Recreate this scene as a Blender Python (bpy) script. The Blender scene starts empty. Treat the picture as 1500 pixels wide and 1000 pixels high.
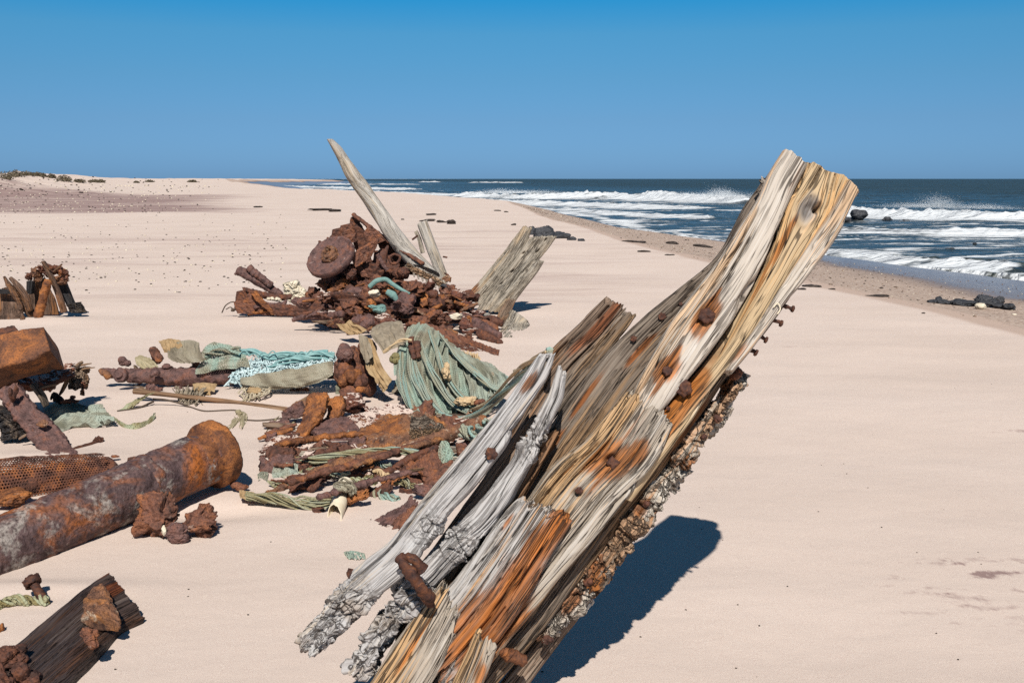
import bpy, math, random
import numpy as np

random.seed(5)
SC = bpy.context.scene
COL = SC.collection
rad = math.radians

# ---------------------------------------------------------------- camera
CAM_H = 1.6
PITCH = math.atan(238.0 / 1458.33)
cam_d = bpy.data.cameras.new('camera')
cam = bpy.data.objects.new('camera', cam_d)
COL.objects.link(cam)
cam.location = (0, 0, CAM_H)
cam.rotation_euler = (math.pi / 2 - PITCH, 0, 0)
cam_d.lens = 35.0
cam_d.sensor_width = 36.0
cam_d.clip_start = 0.05
cam_d.clip_end = 90000
SC.camera = cam

C0 = np.array([0, 0, CAM_H])


def ray(px, py):
    x = (px - 750) / 1458.33
    y = (500 - py) / 1458.33
    cp, sp = math.cos(PITCH), math.sin(PITCH)
    return np.array([x, cp + y * sp, -sp + y * cp])


def V(px, py, Y):
    """the point seen at a photo pixel that stands Y metres ahead"""
    d = ray(px, py)
    return C0 + d * (Y / d[1])


def G(px, py, z=0.0):
    """the point of the level z seen at a photo pixel"""
    d = ray(px, py)
    return C0 + d * ((z - CAM_H) / d[2])


def PL(s, Y=None, dY=0.0):
    """'x,y[,Y] x,y[,Y]' -> list of points"""
    out = []
    for w in s.split():
        f = [float(q) for q in w.split(',')]
        out.append(VG(f[0], f[1], (f[2] if len(f) > 2 else Y) + dY))
    return np.array(out)


YK = [1.0]


def ground_at(px, py):
    """where a photo pixel meets the modelled sand"""
    d = ray(px, py)
    if d[2] > -.02: return None
    z = 0.0
    for i in range(4):
        p = C0 + d * ((z - CAM_H) / d[2])
        z = gz(p[0], p[1])
    return C0 + d * ((z - CAM_H) / d[2])


def VG(px, py, Y, up=.004):
    """V, but never under the sand: what the photo shows lies on or above it"""
    Y = Y * YK[0]
    p = V(px, py, Y)
    if p[2] < .5:
        g = ground_at(px, py)
        if g is not None and Y > g[1] - up * 3:
            p = V(px, py, g[1] - up * 3)
    return p


def MPX(Y):
    return Y * 1.03 / 1458.33


# ---------------------------------------------------------------- noise
_rs = np.random.RandomState(11)
_perm = np.concatenate([_rs.permutation(256)] * 3)
_gr = _rs.normal(size=(256, 3))
_gr /= np.linalg.norm(_gr, axis=1)[:, None]


def pn(x, y, z=0.0):
    x, y, z = np.broadcast_arrays(np.asarray(x, float), np.asarray(y, float), np.asarray(z, float))
    xi, yi, zi = np.floor(x).astype(int), np.floor(y).astype(int), np.floor(z).astype(int)
    fx, fy, fz = x - xi, y - yi, z - zi
    xi &= 255; yi &= 255; zi &= 255
    u, v, w = [f * f * f * (f * (f * 6 - 15) + 10) for f in (fx, fy, fz)]
    r = 0
    for dx in (0, 1):
        for dy in (0, 1):
            for dz in (0, 1):
                h = _perm[_perm[_perm[xi + dx] + yi + dy] + zi + dz]
                g = _gr[h]
                d = g[..., 0] * (fx - dx) + g[..., 1] * (fy - dy) + g[..., 2] * (fz - dz)
                r = r + d * (u if dx else 1 - u) * (v if dy else 1 - v) * (w if dz else 1 - w)
    return r * 1.5


def fbm(x, y, z=0.0, o=4, gain=.5):
    r, a = 0, 1.0
    x, y, z = np.asarray(x, float), np.asarray(y, float), np.asarray(z, float)
    for i in range(o):
        r = r + a * pn(x + 17.3 * i, y + 5.1 * i, z + 9.7 * i)
        x, y, z, a = x * 2.03, y * 2.03, z * 2.03, a * gain
    return r


def sstep(a, b, x):
    t = np.clip((x - a) / (b - a), 0, 1)
    return t * t * (3 - 2 * t)


# ---------------------------------------------------------------- linking
WLOC = {}


def kids_loc(o):
    return WLOC.get(o.name, np.zeros(3))


def setprops(o, label=None, cat=None, group=None, kind=None):
    if label: o['label'] = label
    if cat: o['category'] = cat
    if group: o['group'] = group
    if kind: o['kind'] = kind
    return o


def add(name, geo, mat, parent=None, label=None, cat=None, group=None, kind=None, smooth=True, origin=None):
    """link ONE mesh object; geo = (verts, quads, ngons, attrs), world coordinates"""
    v, q, ng, at = geo
    v = np.asarray(v, float)
    if parent is not None:
        org = kids_loc(parent)
    elif origin is not None:
        org = np.array(origin, float)
    elif kind == 'structure':
        org = np.zeros(3)
    else:
        org = np.array([v[:, 0].mean(), v[:, 1].mean(), v[:, 2].min()])
    lv = v - org
    me = bpy.data.meshes.new(name)
    q = np.asarray(q, int).reshape(-1, 4)
    tri_rows = []
    loops = [q.ravel()]
    starts = [np.arange(len(q)) * 4]
    tot = [np.full(len(q), 4)]
    nl = len(q) * 4
    for f in ng:
        loops.append(np.asarray(f, int)); starts.append(np.array([nl])); tot.append(np.array([len(f)]))
        nl += len(f)
    loops = np.concatenate(loops).astype(np.int32)
    starts = np.concatenate(starts).astype(np.int32)
    me.vertices.add(len(lv)); me.vertices.foreach_set('co', lv.astype(np.float32).ravel())
    me.loops.add(len(loops)); me.loops.foreach_set('vertex_index', loops)
    me.polygons.add(len(starts)); me.polygons.foreach_set('loop_start', starts)
    me.polygons.foreach_set('use_smooth', np.full(len(starts), bool(smooth)))
    me.update(calc_edges=True)
    me.validate()
    for k, a in at.items():
        a = np.asarray(a, np.float32)
        if a.ndim == 2:
            t = me.attributes.new(k, 'FLOAT_VECTOR', 'POINT'); t.data.foreach_set('vector', a.ravel())
        else:
            t = me.attributes.new(k, 'FLOAT', 'POINT'); t.data.foreach_set('value', a)
    me.materials.append(mat)
    o = bpy.data.objects.new(name, me)
    COL.objects.link(o)
    if parent is not None:
        o.parent = parent
        WLOC[o.name] = org
    else:
        o.location = org
        WLOC[o.name] = org
    return setprops(o, label, cat, group, kind)


def thing(name, loc, label, cat, group=None):
    o = bpy.data.objects.new(name, None)
    o.empty_display_size = .1
    COL.objects.link(o)
    o.location = loc
    WLOC[o.name] = np.array(loc, float)
    return setprops(o, label, cat, group)


def join(*gs):
    vs, qs, ns, n = [], [], [], 0
    keys = set(gs[0][3])
    for g in gs[1:]: keys &= set(g[3])
    at = {k: [] for k in keys}
    for v, q, ng, a in gs:
        vs.append(np.asarray(v, float))
        q = np.asarray(q, int).reshape(-1, 4)
        qs.append(q + n)
        ns += [[i + n for i in f] for f in ng]
        n += len(v)
        for k in keys: at[k].append(np.asarray(a[k], float))
    return np.concatenate(vs), np.concatenate(qs), ns, {k: np.concatenate(a) for k, a in at.items()}


# ---------------------------------------------------------------- shapes
def resample(P, n, smooth=True):
    P = np.asarray(P, float)
    if len(P) == 2: smooth = False
    d = np.r_[0, np.cumsum(np.linalg.norm(np.diff(P, axis=0), axis=1))]
    t = np.linspace(0, d[-1], n)
    if not smooth:
        return np.stack([np.interp(t, d, P[:, k]) for k in range(P.shape[1])], 1)
    # Catmull-Rom (finite difference Hermite)
    m = np.zeros_like(P)
    m[1:-1] = (P[2:] - P[:-2]) / (d[2:] - d[:-2])[:, None]
    m[0] = (P[1] - P[0]) / (d[1] - d[0]); m[-1] = (P[-1] - P[-2]) / (d[-1] - d[-2])
    i = np.clip(np.searchsorted(d, t, side='right') - 1, 0, len(P) - 2)
    h = (d[i + 1] - d[i])[:, None]
    s = ((t - d[i]) / (d[i + 1] - d[i]))[:, None]
    return ((2 * s**3 - 3 * s**2 + 1) * P[i] + (s**3 - 2 * s**2 + s) * h * m[i]
            + (-2 * s**3 + 3 * s**2) * P[i + 1] + (s**3 - s**2) * h * m[i + 1])


def ringquads(nr, nc):
    i = np.arange(nr - 1)[:, None] * nc
    j = np.arange(nc)[None, :]
    jn = (j + 1) % nc
    return np.stack([i + j, i + jn, i + nc + jn, i + nc + j], -1).reshape(-1, 4)


def gridquads(nu, nv):
    i = np.arange(nu - 1)[:, None] * nv
    j = np.arange(nv - 1)[None, :]
    return np.stack([i + j, i + j + 1, i + nv + j + 1, i + nv + j], -1).reshape(-1, 4)


def superloop(nc, pw):
    t = np.linspace(0, 2 * math.pi, 721)
    c, s = np.cos(t), np.sin(t)
    x = np.sign(c) * np.abs(c) ** (2 / pw); y = np.sign(s) * np.abs(s) ** (2 / pw)
    return x, y


def d_wood(s, a, b, k, seed):
    """weathered grain: fibres, ridges and long drying cracks (metres, outward)"""
    wv = k.get('wavy', 1)
    wa = a + (.0035 * pn(s * 1.4 + seed, a * 4, b * 4) + .0012 * pn(s * 6 + seed, a * 14, b * 9)) * wv
    wb = b + .006 * pn(s * 1.6 + seed + 9, a * 4, b * 4)
    f = .0016 * fbm(s * 3 + seed, wa * 95, wb * 95, 3) * k.get('fibre', 1)
    r1 = pn(s * 1.6 + seed, wa * 26, wb * 26)
    m = .0012 * (fbm(s * 1.3 + seed, wa * 40, wb * 40, 2) + 1.0 * sstep(-.02, .02, r1)) * k.get('ridge', 1)
    g = .005 * fbm(s * 3, a * 6 + seed, b * 6, 3) * k.get('lump', 1)
    c = 0
    for fr, w, dp in ((12, .05, .020), (25, .09, .012), (48, .16, .006)):
        n = np.abs(pn(s * fr * .05 + seed * 1.7, wa * fr, wb * fr))
        mk = sstep(-.08, .2, pn(s * 2.6 + seed * 2.1, wa * fr * .35, wb * fr * .35 + fr))
        c = c - dp * np.exp(-(n / w) ** 1.2) * mk
    c = c * .35 * k.get('crack', 1)
    # a few long open splits running with the grain
    rs = np.random.RandomState(int(seed * 31 + 5) % 99991)
    S1, A1 = float(s.max()), float(np.abs(a).max())
    for i in range(k.get('splits', 0)):
        a0 = rs.uniform(-.9, .9) * A1; s0 = rs.uniform(-.1, .9) * S1; ln = rs.uniform(.15, .6) * S1
        ac = a0 + .10 * A1 * pn(s * 1.6 + i * 3.7, seed, i) + .0018 * pn(s * 22, i, seed)
        win = sstep(s0, s0 + .15 * ln, s) * (1 - sstep(s0 + .7 * ln, s0 + ln, s))
        wd = rs.uniform(.0016, .0034)
        c = c - rs.uniform(.012, .028) * np.exp(-(np.abs(wa - ac) / wd) ** 1.5) * win
        c = c + rs.uniform(-.0025, .0025) * sstep(-.003, .003, wa - ac) * win
    return f + m + g + c


def d_rot(s, a, b, k, seed):
    """rotted, checked wood: little blocks between cross cracks"""
    ws = s + .030 * pn(s * 8, a * 9 + seed, b * 9)
    wa = a + .010 * pn(s * 14, a * 14, b * 14 + seed)
    c = 0
    for fs, fa, dp in ((13, 15, .017), (31, 34, .010), (80, 80, .004)):
        n1 = np.abs(pn(ws * fs + seed, wa * fa * .45, b * fa * .45))
        n2 = np.abs(pn(ws * fs * .35, wa * fa + seed, b * fa))
        c = c - dp * np.maximum(np.exp(-(n1 / .07) ** 2), np.exp(-(n2 / .07) ** 2))
    g = .012 * fbm(s * 9 + seed, a * 10, b * 10, 3)
    st = .007 * sstep(.02, .07, fbm(ws * 14 + seed, wa * 22, b * 18, 3)) + .006 * sstep(.2, .25, fbm(ws * 9 + seed, wa * 12, b * 12, 3))
    return (g + st) * k.get('lump', 1) + c * k.get('crack', 1)


def d_rust(s, a, b, k, seed):
    sc = k.get('scale', 1.0)
    s, a, b = s / sc, a / sc, b / sc
    g = .008 * fbm(s * 6 + seed, a * 6, b * 6, 3) * k.get('lump', 1)
    f = .006 * fbm(s * 30 + seed, a * 30, b * 30, 3)
    n = fbm(s * 16 + seed, a * 16, b * 16, 3)
    fl = .008 * sstep(.0, .06, n) + .006 * sstep(.3, .36, n)
    p = -.006 * sstep(.25, .5, pn(s * 45, a * 45, b * 45 + seed))
    return (g + f + fl + p) * sc * k.get('amp', 1)


def d_smooth(s, a, b, k, seed):
    return .004 * fbm(s * 4 + seed, a * 6, b * 6, 3) * k.get('amp', 1) + .0015 * fbm(s * 5, a * 60, b * 60, 2)


STY = {'wood': d_wood, 'rot': d_rot, 'rust': d_rust, 'smooth': d_smooth}


def slab(L, R, thick, nl=60, nc=60, pw=6, style='wood', seed=0.0, k=None, nrm=None, jag=(.0, .0), stains=(), dents=(),
         smooth=True, mixstyle=None, knots=()):
    """a board given by its two edges (3-D polylines) on the face that looks at the camera; it has real thickness behind"""
    k = k or {}
    L = resample(L, nl, smooth); R = resample(R, nl, smooth)
    cen = (L + R) / 2
    ac = R - L
    hw = np.linalg.norm(ac, axis=1) / 2
    acu = ac / np.maximum(hw * 2, 1e-6)[:, None]
    tan = np.gradient(cen, axis=0)
    tan /= np.linalg.norm(tan, axis=1)[:, None]
    if nrm is None:
        nr = np.cross(tan, acu)
        sgn = np.sign((nr * (C0 - cen)).sum(1).mean())
        nr = nr * sgn
        nr /= np.linalg.norm(nr, axis=1)[:, None]
    else:
        nr = np.broadcast_to(np.asarray(nrm, float) / np.linalg.norm(nrm), cen.shape)
    th = np.broadcast_to(np.asarray(thick, float), (nl,)) if np.ndim(thick) == 0 else np.interp(np.linspace(0, 1, nl), np.linspace(0, 1, len(thick)), thick)
    S = np.r_[0, np.cumsum(np.linalg.norm(np.diff(cen, axis=0), axis=1))]
    # cross-section loop, spaced evenly by arc length
    x, y = superloop(nc, pw)
    wm, tm = hw.mean(), th.mean() / 2
    dens = np.where((y[1:] + y[:-1]) > -.6, 1.0, .3)
    ln = np.r_[0, np.cumsum(np.hypot(np.diff(x) * wm, np.diff(y) * tm) * dens)]
    t = np.linspace(0, ln[-1], nc + 1)[:-1]
    x, y = np.interp(t, ln, x), np.interp(t, ln, y)
    ox = np.sign(x) * np.abs(x) ** (pw - 1) / wm; oy = np.sign(y) * np.abs(y) ** (pw - 1) / tm
    on = np.hypot(ox, oy); ox, oy = ox / on, oy / on
    mc = max(4, int(min(wm, tm) / max(S[-1] / nl, .004)) + 2)
    mc = min(mc, 10)
    kk = np.linspace(.02, 1, mc + 1)[:-1]
    idx = np.r_[np.zeros(mc, int), np.arange(nl), np.full(mc, nl - 1)]
    sc = np.r_[kk, np.ones(nl), kk[::-1]]
    capw = np.r_[np.ones(mc), np.zeros(nl), np.ones(mc)]
    s = S[idx][:, None] + 0 * x[None, :]
    X = sc[:, None] * x[None, :]; Y = sc[:, None] * y[None, :]
    a = X * hw[idx][:, None]; b = (Y - (0 if k.get('mid') else 1)) * th[idx][:, None] / 2
    def local0(p):
        i = np.argmin(((cen - p) ** 2).sum(1))
        return S[i], float((p - cen[i]) @ acu[i])
    tone = np.zeros_like(s); ag = a.copy(); kd = np.zeros_like(s)
    for p, ra, rw, dp in knots:
        s0, a0 = local0(np.asarray(p))
        e = np.sqrt(((s - s0) / ra) ** 2 + ((a - a0) / rw) ** 2) + .18 * pn(s * 30, a * 40, seed)
        ag = ag - (a - a0) * .75 * np.exp(-(e / 2.2) ** 2) + 0 * s
        fr_ = (y[None, :] > 0)
        kd = kd + (.006 * np.exp(-((e - 1.15) / .35) ** 2) - dp * np.exp(-(e / .55) ** 4) - .3 * dp * np.exp(-(e / 1.1) ** 2)) * fr_
        tone = np.maximum(tone, np.exp(-(e / 1.15) ** 4) * fr_)
    sd = STY[style](s, ag, b, k, seed) + kd
    rotw = np.ones_like(s) if style == 'rot' else np.zeros_like(s)
    if mixstyle is not None:          # (style, function of s/a -> 0..1)
        w = mixstyle[1](s / S[-1], X)
        rotw = w if mixstyle[0] == 'rot' else rotw
        sd = sd * (1 - w) + STY[mixstyle[0]](s, a, b, k, seed + 3) * w
    sd = sd * (1 - capw[:, None])
    tot = S[-1]
    ramp = min(.12, tot * .25)
    sj = s.copy()
    if jag[0]:
        j = jag[0] * (fbm(X * hw.mean() * 28 + seed, Y * 2.2, seed, 3) * .9 + .25 * pn(X * hw.mean() * 90, Y * 5 + seed, 0))
        sj = sj + j * np.clip(1 - s / ramp, 0, 1)
    if jag[1]:
        j = jag[1] * (fbm(X * hw.mean() * 28 + seed + 7, Y * 2.2, seed, 3) * .9 + .25 * pn(X * hw.mean() * 90, Y * 5 + seed, 3))
        sj = sj + j * np.clip(1 - (tot - s) / ramp, 0, 1)
    stain = np.zeros_like(s)

    def local(p):
        i = np.argmin(((cen - p) ** 2).sum(1))
        return S[i], float((p - cen[i]) @ acu[i])
    for p, ra, rw, dp in dents:
        s0, a0 = local(np.asarray(p))
        sd = sd - dp * np.exp(-((s - s0) / ra) ** 2 - ((a - a0) / rw) ** 2) * (y[None, :] > 0)
    for p, ra, rw, am in stains:
        s0, a0 = local(np.asarray(p))
        wv = .25 * fbm(s * 3, a * 40, seed, 3)
        stain = np.maximum(stain, am * np.exp(-((s - s0) / ra) ** 2 - ((a - a0) / rw) ** 2 + wv))
    pos = (cen[idx][:, None, :] + tan[idx][:, None, :] * (sj - s)[..., None]
           + acu[idx][:, None, :] * (a + ox[None, :] * sd)[..., None]
           + nr[idx][:, None, :] * (b + oy[None, :] * sd)[..., None])
    nrg = len(idx)
    v = pos.reshape(-1, 3)
    q = ringquads(nrg, nc)
    ng = [list(range(nc))[::-1], [(nrg - 1) * nc + i for i in range(nc)]]
    loc = np.stack([s + seed * 3.1, ag, b], -1).reshape(-1, 3)
    return v, q, ng, {'loc': loc, 'stain': np.clip(stain, 0, 1.5).ravel(), 'knot': tone.ravel(), 'rotw': np.broadcast_to(rotw, s.shape).ravel()}


def frames(P):
    t = np.gradient(P, axis=0); t /= np.linalg.norm(t, axis=1)[:, None]
    up = np.array([0, 0, 1.0]) if abs(t[0][2]) < .9 else np.array([1.0, 0, 0])
    n = np.cross(t[0], up); n /= np.linalg.norm(n)
    N = [n]
    for i in range(1, len(P)):
        n = N[-1] - t[i] * (N[-1] @ t[i]); n /= np.linalg.norm(n); N.append(n)
    N = np.array(N)
    return t, N, np.cross(t, N)


def tube(P, r, nl=24, nc=10, style=None, seed=0.0, k=None, flat=1.0, smooth=True, caps=True, oval=None):
    """a rod or spar along a path, radius r (number or list along it)"""
    k = k or {}
    P = resample(P, nl, smooth)
    r = np.interp(np.linspace(0, 1, nl), np.linspace(0, 1, len(r)), r) if np.ndim(r) else np.full(nl, r)
    t, N, B = frames(P)
    S = np.r_[0, np.cumsum(np.linalg.norm(np.diff(P, axis=0), axis=1))]
    idx = np.r_[0, 0, np.arange(nl), nl - 1, nl - 1]
    sc = np.r_[.05, .7, np.ones(nl), .7, .05]
    off = np.r_[-.45, -.3, np.zeros(nl), .3, .45] * (.8 if caps else 0)
    th = np.linspace(0, 2 * math.pi, nc + 1)[:-1]
    c, s_ = np.cos(th), np.sin(th)
    rr = r[idx][:, None] * sc[:, None] + 0 * th[None, :]
    s = S[idx][:, None] + 0 * th
    d = 0
    if style:
        d = STY[style](s, rr * c, rr * s_, k, seed) * np.clip(sc, .0, 1)[:, None]
    R = rr + d
    pos = P[idx][:, None] + t[idx][:, None] * (off * r[idx])[:, None, None] + N[idx][:, None] * (R * c)[..., None] + B[idx][:, None] * (R * s_ * flat)[..., None]
    v = pos.reshape(-1, 3)
    ng = [list(range(nc))[::-1], [(len(idx) - 1) * nc + i for i in range(nc)]]
    loc = np.stack([s + seed, rr * c, rr * s_], -1).reshape(-1, 3)
    return v, ringquads(len(idx), nc), ng, {'loc': loc, 'stain': np.zeros(len(v))}


_ICO = {}


def ico(n):
    """cube-sphere with n x n faces a side, as quads"""
    if n in _ICO: return _ICO[n]
    vs, qs, key = [], [], {}
    g = np.tan(np.linspace(-math.pi / 4, math.pi / 4, n + 1))

    def vid(p):
        kq = tuple(np.round(p, 6))
        if kq not in key:
            key[kq] = len(vs); vs.append(p)
        return key[kq]
    for ax in range(3):
        for sg in (-1, 1):
            for i in range(n):
                for j in range(n):
                    f = []
                    for (di, dj) in ((0, 0), (1, 0), (1, 1), (0, 1)):
                        p = [0, 0, 0]; p[ax] = sg; p[(ax + 1) % 3] = g[i + di]; p[(ax + 2) % 3] = g[j + dj]
                        f.append(vid(p))
                    qs.append(f if sg > 0 else f[::-1])
    v = np.array(vs); v /= np.linalg.norm(v, axis=1)[:, None]
    _ICO[n] = (v, np.array(qs))
    return _ICO[n]


def lump(c, size, n=14, seed=0, blobs=0, facets=0, amp=1.0, rot=None, style='rust', fine=1.0, chunks=0):
    """a rough lump: union of balls (blobs) or a faceted broken stone (facets), with corroded relief"""
    D, q = ico(n)
    rs = np.random.RandomState(int(seed * 13 + 3) % 100000)
    r = np.ones(len(D))
    if blobs:
        r = np.full(len(D), .45)
        for i in range(blobs):
            bc = rs.normal(size=3); bc = bc / np.linalg.norm(bc) * rs.uniform(.25, .6)
            br = rs.uniform(.35, .62)
            dd = D @ bc; h = dd ** 2 - bc @ bc + br ** 2
            hit = np.where(h > 0, dd + np.sqrt(np.maximum(h, 0)), 0)
            r = np.maximum(r, hit)
    if facets:
        r = np.full(len(D), 1.25)
        for i in range(facets):
            fn = rs.normal(size=3); fn /= np.linalg.norm(fn)
            dd = D @ fn
            r = np.where(dd > .05, np.minimum(r, rs.uniform(.6, .95) / np.maximum(dd, .05)), r)
    if chunks:
        cd = rs.normal(size=(chunks, 3)); cd /= np.linalg.norm(cd, axis=1)[:, None]
        wob = D + .10 * np.stack([pn(D[:, 0] * 4 + k, D[:, 1] * 4, D[:, 2] * 4 + seed) for k in (0, 7, 13)], 1)
        ci = np.argmax(wob @ cd.T, axis=1)
        tilt = rs.normal(size=(chunks, 3)) * .38
        cn = cd + tilt; cn /= np.linalg.norm(cn, axis=1)[:, None]
        hh = rs.uniform(.72, 1.18, chunks) * (cd * cn).sum(1)
        r = r * np.clip(hh[ci] / np.maximum((D * cn[ci]).sum(1), .25), .55, 1.35)
    r = r / np.percentile(r, 97)
    sx = seed * 1.37
    P = D * r[:, None]
    n1 = fbm(P[:, 0] * 1.6 + sx, P[:, 1] * 1.6, P[:, 2] * 1.6, 4)
    n2 = fbm(P[:, 0] * 5 + sx, P[:, 1] * 5, P[:, 2] * 5, 3)
    n3 = np.abs(pn(P[:, 0] * 3 + sx, P[:, 1] * 3, P[:, 2] * 3))
    r = r * (1 + amp * (.16 * n1 + .06 * n2 * fine - .10 * np.exp(-(n3 / .08) ** 2) * fine))
    P = D * r[:, None] * np.asarray(size, float)
    if rot is not None:
        from mathutils import Euler
        M = np.array(Euler(rot).to_matrix())
        P = P @ M.T
    return P + np.asarray(c), q, [], {'loc': P + seed, 'stain': np.zeros(len(P))}


def LP(px, py, Y, rx, ry=None, rz=None, **kw):
    """lump at a photo pixel; radii in photo pixels (across, up) at that distance"""
    ry = ry if ry is not None else rx
    rz = rz if rz is not None else (rx + ry) / 2
    m0 = MPX(Y * YK[0])
    c = VG(px, py, Y, ry * m0 * .5)
    m = MPX(c[1])
    return lump(c, (rx * m, rz * m, ry * m), **kw)


def lathe(c, axis, prof, nc=40, seed=0, amp=.004, fr=12):
    """profile [(radius, height)] turned about an axis"""
    axis = np.asarray(axis, float); axis /= np.linalg.norm(axis)
    up = np.array([0, 0, 1.0]) if abs(axis[2]) < .9 else np.array([1.0, 0, 0])
    u = np.cross(axis, up); u /= np.linalg.norm(u); w = np.cross(axis, u)
    # subdivide profile
    pr = []
    for (r0, h0), (r1, h1) in zip(prof[:-1], prof[1:]):
        n = max(1, int(math.hypot(r1 - r0, h1 - h0) / max(.004, prof_scale(prof) / 14)))
        for i in range(n): pr.append((r0 + (r1 - r0) * i / n, h0 + (h1 - h0) * i / n))
    pr.append(prof[-1])
    pr = np.array(pr)
    th = np.linspace(0, 2 * math.pi, nc + 1)[:-1]
    X = pr[:, 0][:, None] * np.cos(th); Y = pr[:, 0][:, None] * np.sin(th); H = pr[:, 1][:, None] + 0 * th
    d = amp * (fbm(X * fr + seed, Y * fr, H * fr, 4) + .6 * sstep(0, .1, fbm(X * fr * 1.7, Y * fr * 1.7 + seed, H * fr * 1.7, 3)))
    rr = np.maximum(pr[:, 0][:, None], 1e-4)
    X2 = X * (1 + d / np.maximum(rr, .02)); Y2 = Y * (1 + d / np.maximum(rr, .02)); H2 = H + d
    v = np.asarray(c) + X2[..., None] * u + Y2[..., None] * w + H2[..., None] * axis
    v = v.reshape(-1, 3)
    ng = [list(range(nc))[::-1], [(len(pr) - 1) * nc + i for i in range(nc)]]
    return v, ringquads(len(pr), nc), ng, {'loc': np.stack([X, Y, H], -1).reshape(-1, 3) + seed, 'stain': np.zeros(len(v))}


def prof_scale(prof):
    return max(p[0] for p in prof)


def bolt(P, d, rh, hh, rs, ls, sides=6, seed=0, amp=.002):
    """bolt: shank along d, head at its end"""
    d = np.asarray(d, float); d /= np.linalg.norm(d)
    P = np.asarray(P, float)
    sh = tube([P, P + d * ls], rs, 14, 10, 'rust', seed, {'scale': .25, 'amp': .7}, smooth=False)
    hd = lathe(P + d * ls, d, [(rh * .3, -.001), (rh, 0), (rh * 1.02, hh * .8), (rh * .85, hh), (.001, hh * 1.05)], 24, seed, amp, 60)
    # square the head up
    v = hd[0] - (P + d * ls)
    ax = v @ d; rad_ = v - ax[:, None] * d
    rl = np.linalg.norm(rad_, axis=1)
    ref = rad_[np.argmax(rl)] / rl.max(); w = np.cross(d, ref)
    an = np.arctan2(rad_ @ w, rad_ @ ref)
    f = np.cos(math.pi / sides) / np.cos((an % (2 * math.pi / sides)) - math.pi / sides)
    hv = P + d * ls + ax[:, None] * d + rad_ * f[:, None] * 1.05
    return join(sh, (hv, hd[1], hd[2], hd[3]))


def patch(rows, nu=40, nv=40):
    """smooth sheet through rows of points"""
    rows = [resample(r, nv) for r in rows]
    A = np.array(rows)                       # rows x nv x 3
    out = np.stack([resample(A[:, j], nu) for j in range(nv)], 1)
    return out                               # nu x nv x 3


def drape(rows, nu=50, nv=50, fold=.02, ff=8, seed=0, dirn='v', crinkle=.006, tear=0.0):
    """cloth or netting hung through rows of points; folds run along u"""
    A = patch(rows, nu, nv)
    du = np.gradient(A, axis=0); dv = np.gradient(A, axis=1)
    n = np.cross(du, dv); n /= np.linalg.norm(n, axis=2)[..., None] + 1e-9
    if (n * (C0 - A)).sum() < 0: n = -n
    lu = np.cumsum(np.linalg.norm(du, axis=2), axis=0); lv = np.cumsum(np.linalg.norm(dv, axis=2), axis=1)
    u = np.linspace(0, 1, nu)[:, None] + 0 * lv; w = np.linspace(0, 1, nv)[None, :] + 0 * lu
    if dirn == 'u': u, w = w, u
    ph = w * ff + 1.0 * fbm(u * 1.4 + seed, w * 3, seed, 3)
    rd = .5 - .5 * np.cos(2 * math.pi * ph)
    rd2 = pn(u * 1.5 + seed, w * ff * 2.1, 3.3)
    env = .5 + .9 * np.abs(pn(u * 2, w * 4 + seed, 1.7))
    disp = fold * env * (rd ** 1.3 - .4 + .5 * rd2) + crinkle * fbm(lu * 14 + seed, lv * 14, 0, 3)
    disp = disp * (.25 + .75 * sstep(0, .22, u))
    A = A + n * disp[..., None]
    v = A.reshape(-1, 3)
    q = gridquads(nu, nv)
    if tear:
        um, wm_ = u.ravel(), w.ravel()
        tn = fbm(um * 3 + seed, wm_ * ff * 1.3, 8.0, 3)
        edge = np.minimum(np.minimum(um, 1 - um), np.minimum(wm_, 1 - wm_))
        bad = tn > (.55 - tear) + edge * 5
        q = q[~bad[q].any(1)]
    loc = np.stack([lu, lv, 0 * lu], -1).reshape(-1, 3)
    return v, q, [], {'loc': loc + seed, 'stain': np.clip(.5 + .8 * fbm(lu * 3 + seed, lv * 9, 1, 2), 0, 1).ravel()}


def bundle(P, n=8, spread=.02, r=.006, seed=0, nl=40, twist=1.0, flat=1.0):
    """strands running together along a path: rope, rolled-up netting"""
    P = resample(P, nl)
    t, N, B = frames(P)
    rs = np.random.RandomState(int(seed * 7 + 1))
    gs = []
    u = np.linspace(0, 1, nl)
    sp = spread if np.ndim(spread) == 0 else np.interp(u, np.linspace(0, 1, len(spread)), spread)
    for i in range(n):
        a0 = rs.uniform(0, 6.28); q = rs.uniform(.2, 1)
        a = a0 + twist * 6.28 * u + .8 * pn(u * 3 + i * 3.1, seed, i)
        rr = sp * (q + .3 * pn(u * 4, i * 1.9, seed))
        Q = P + N * (rr * np.cos(a))[:, None] + B * (rr * np.sin(a) * flat)[:, None]
        g = tube(Q, list(r * rs.uniform(.7, 1.3) * (1 + .3 * pn(u * 6, i, seed + 2))), nl, 6)
        g[3]['stain'][:] = rs.uniform(0, 1)
        gs.append(g)
    return join(*gs)


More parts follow.
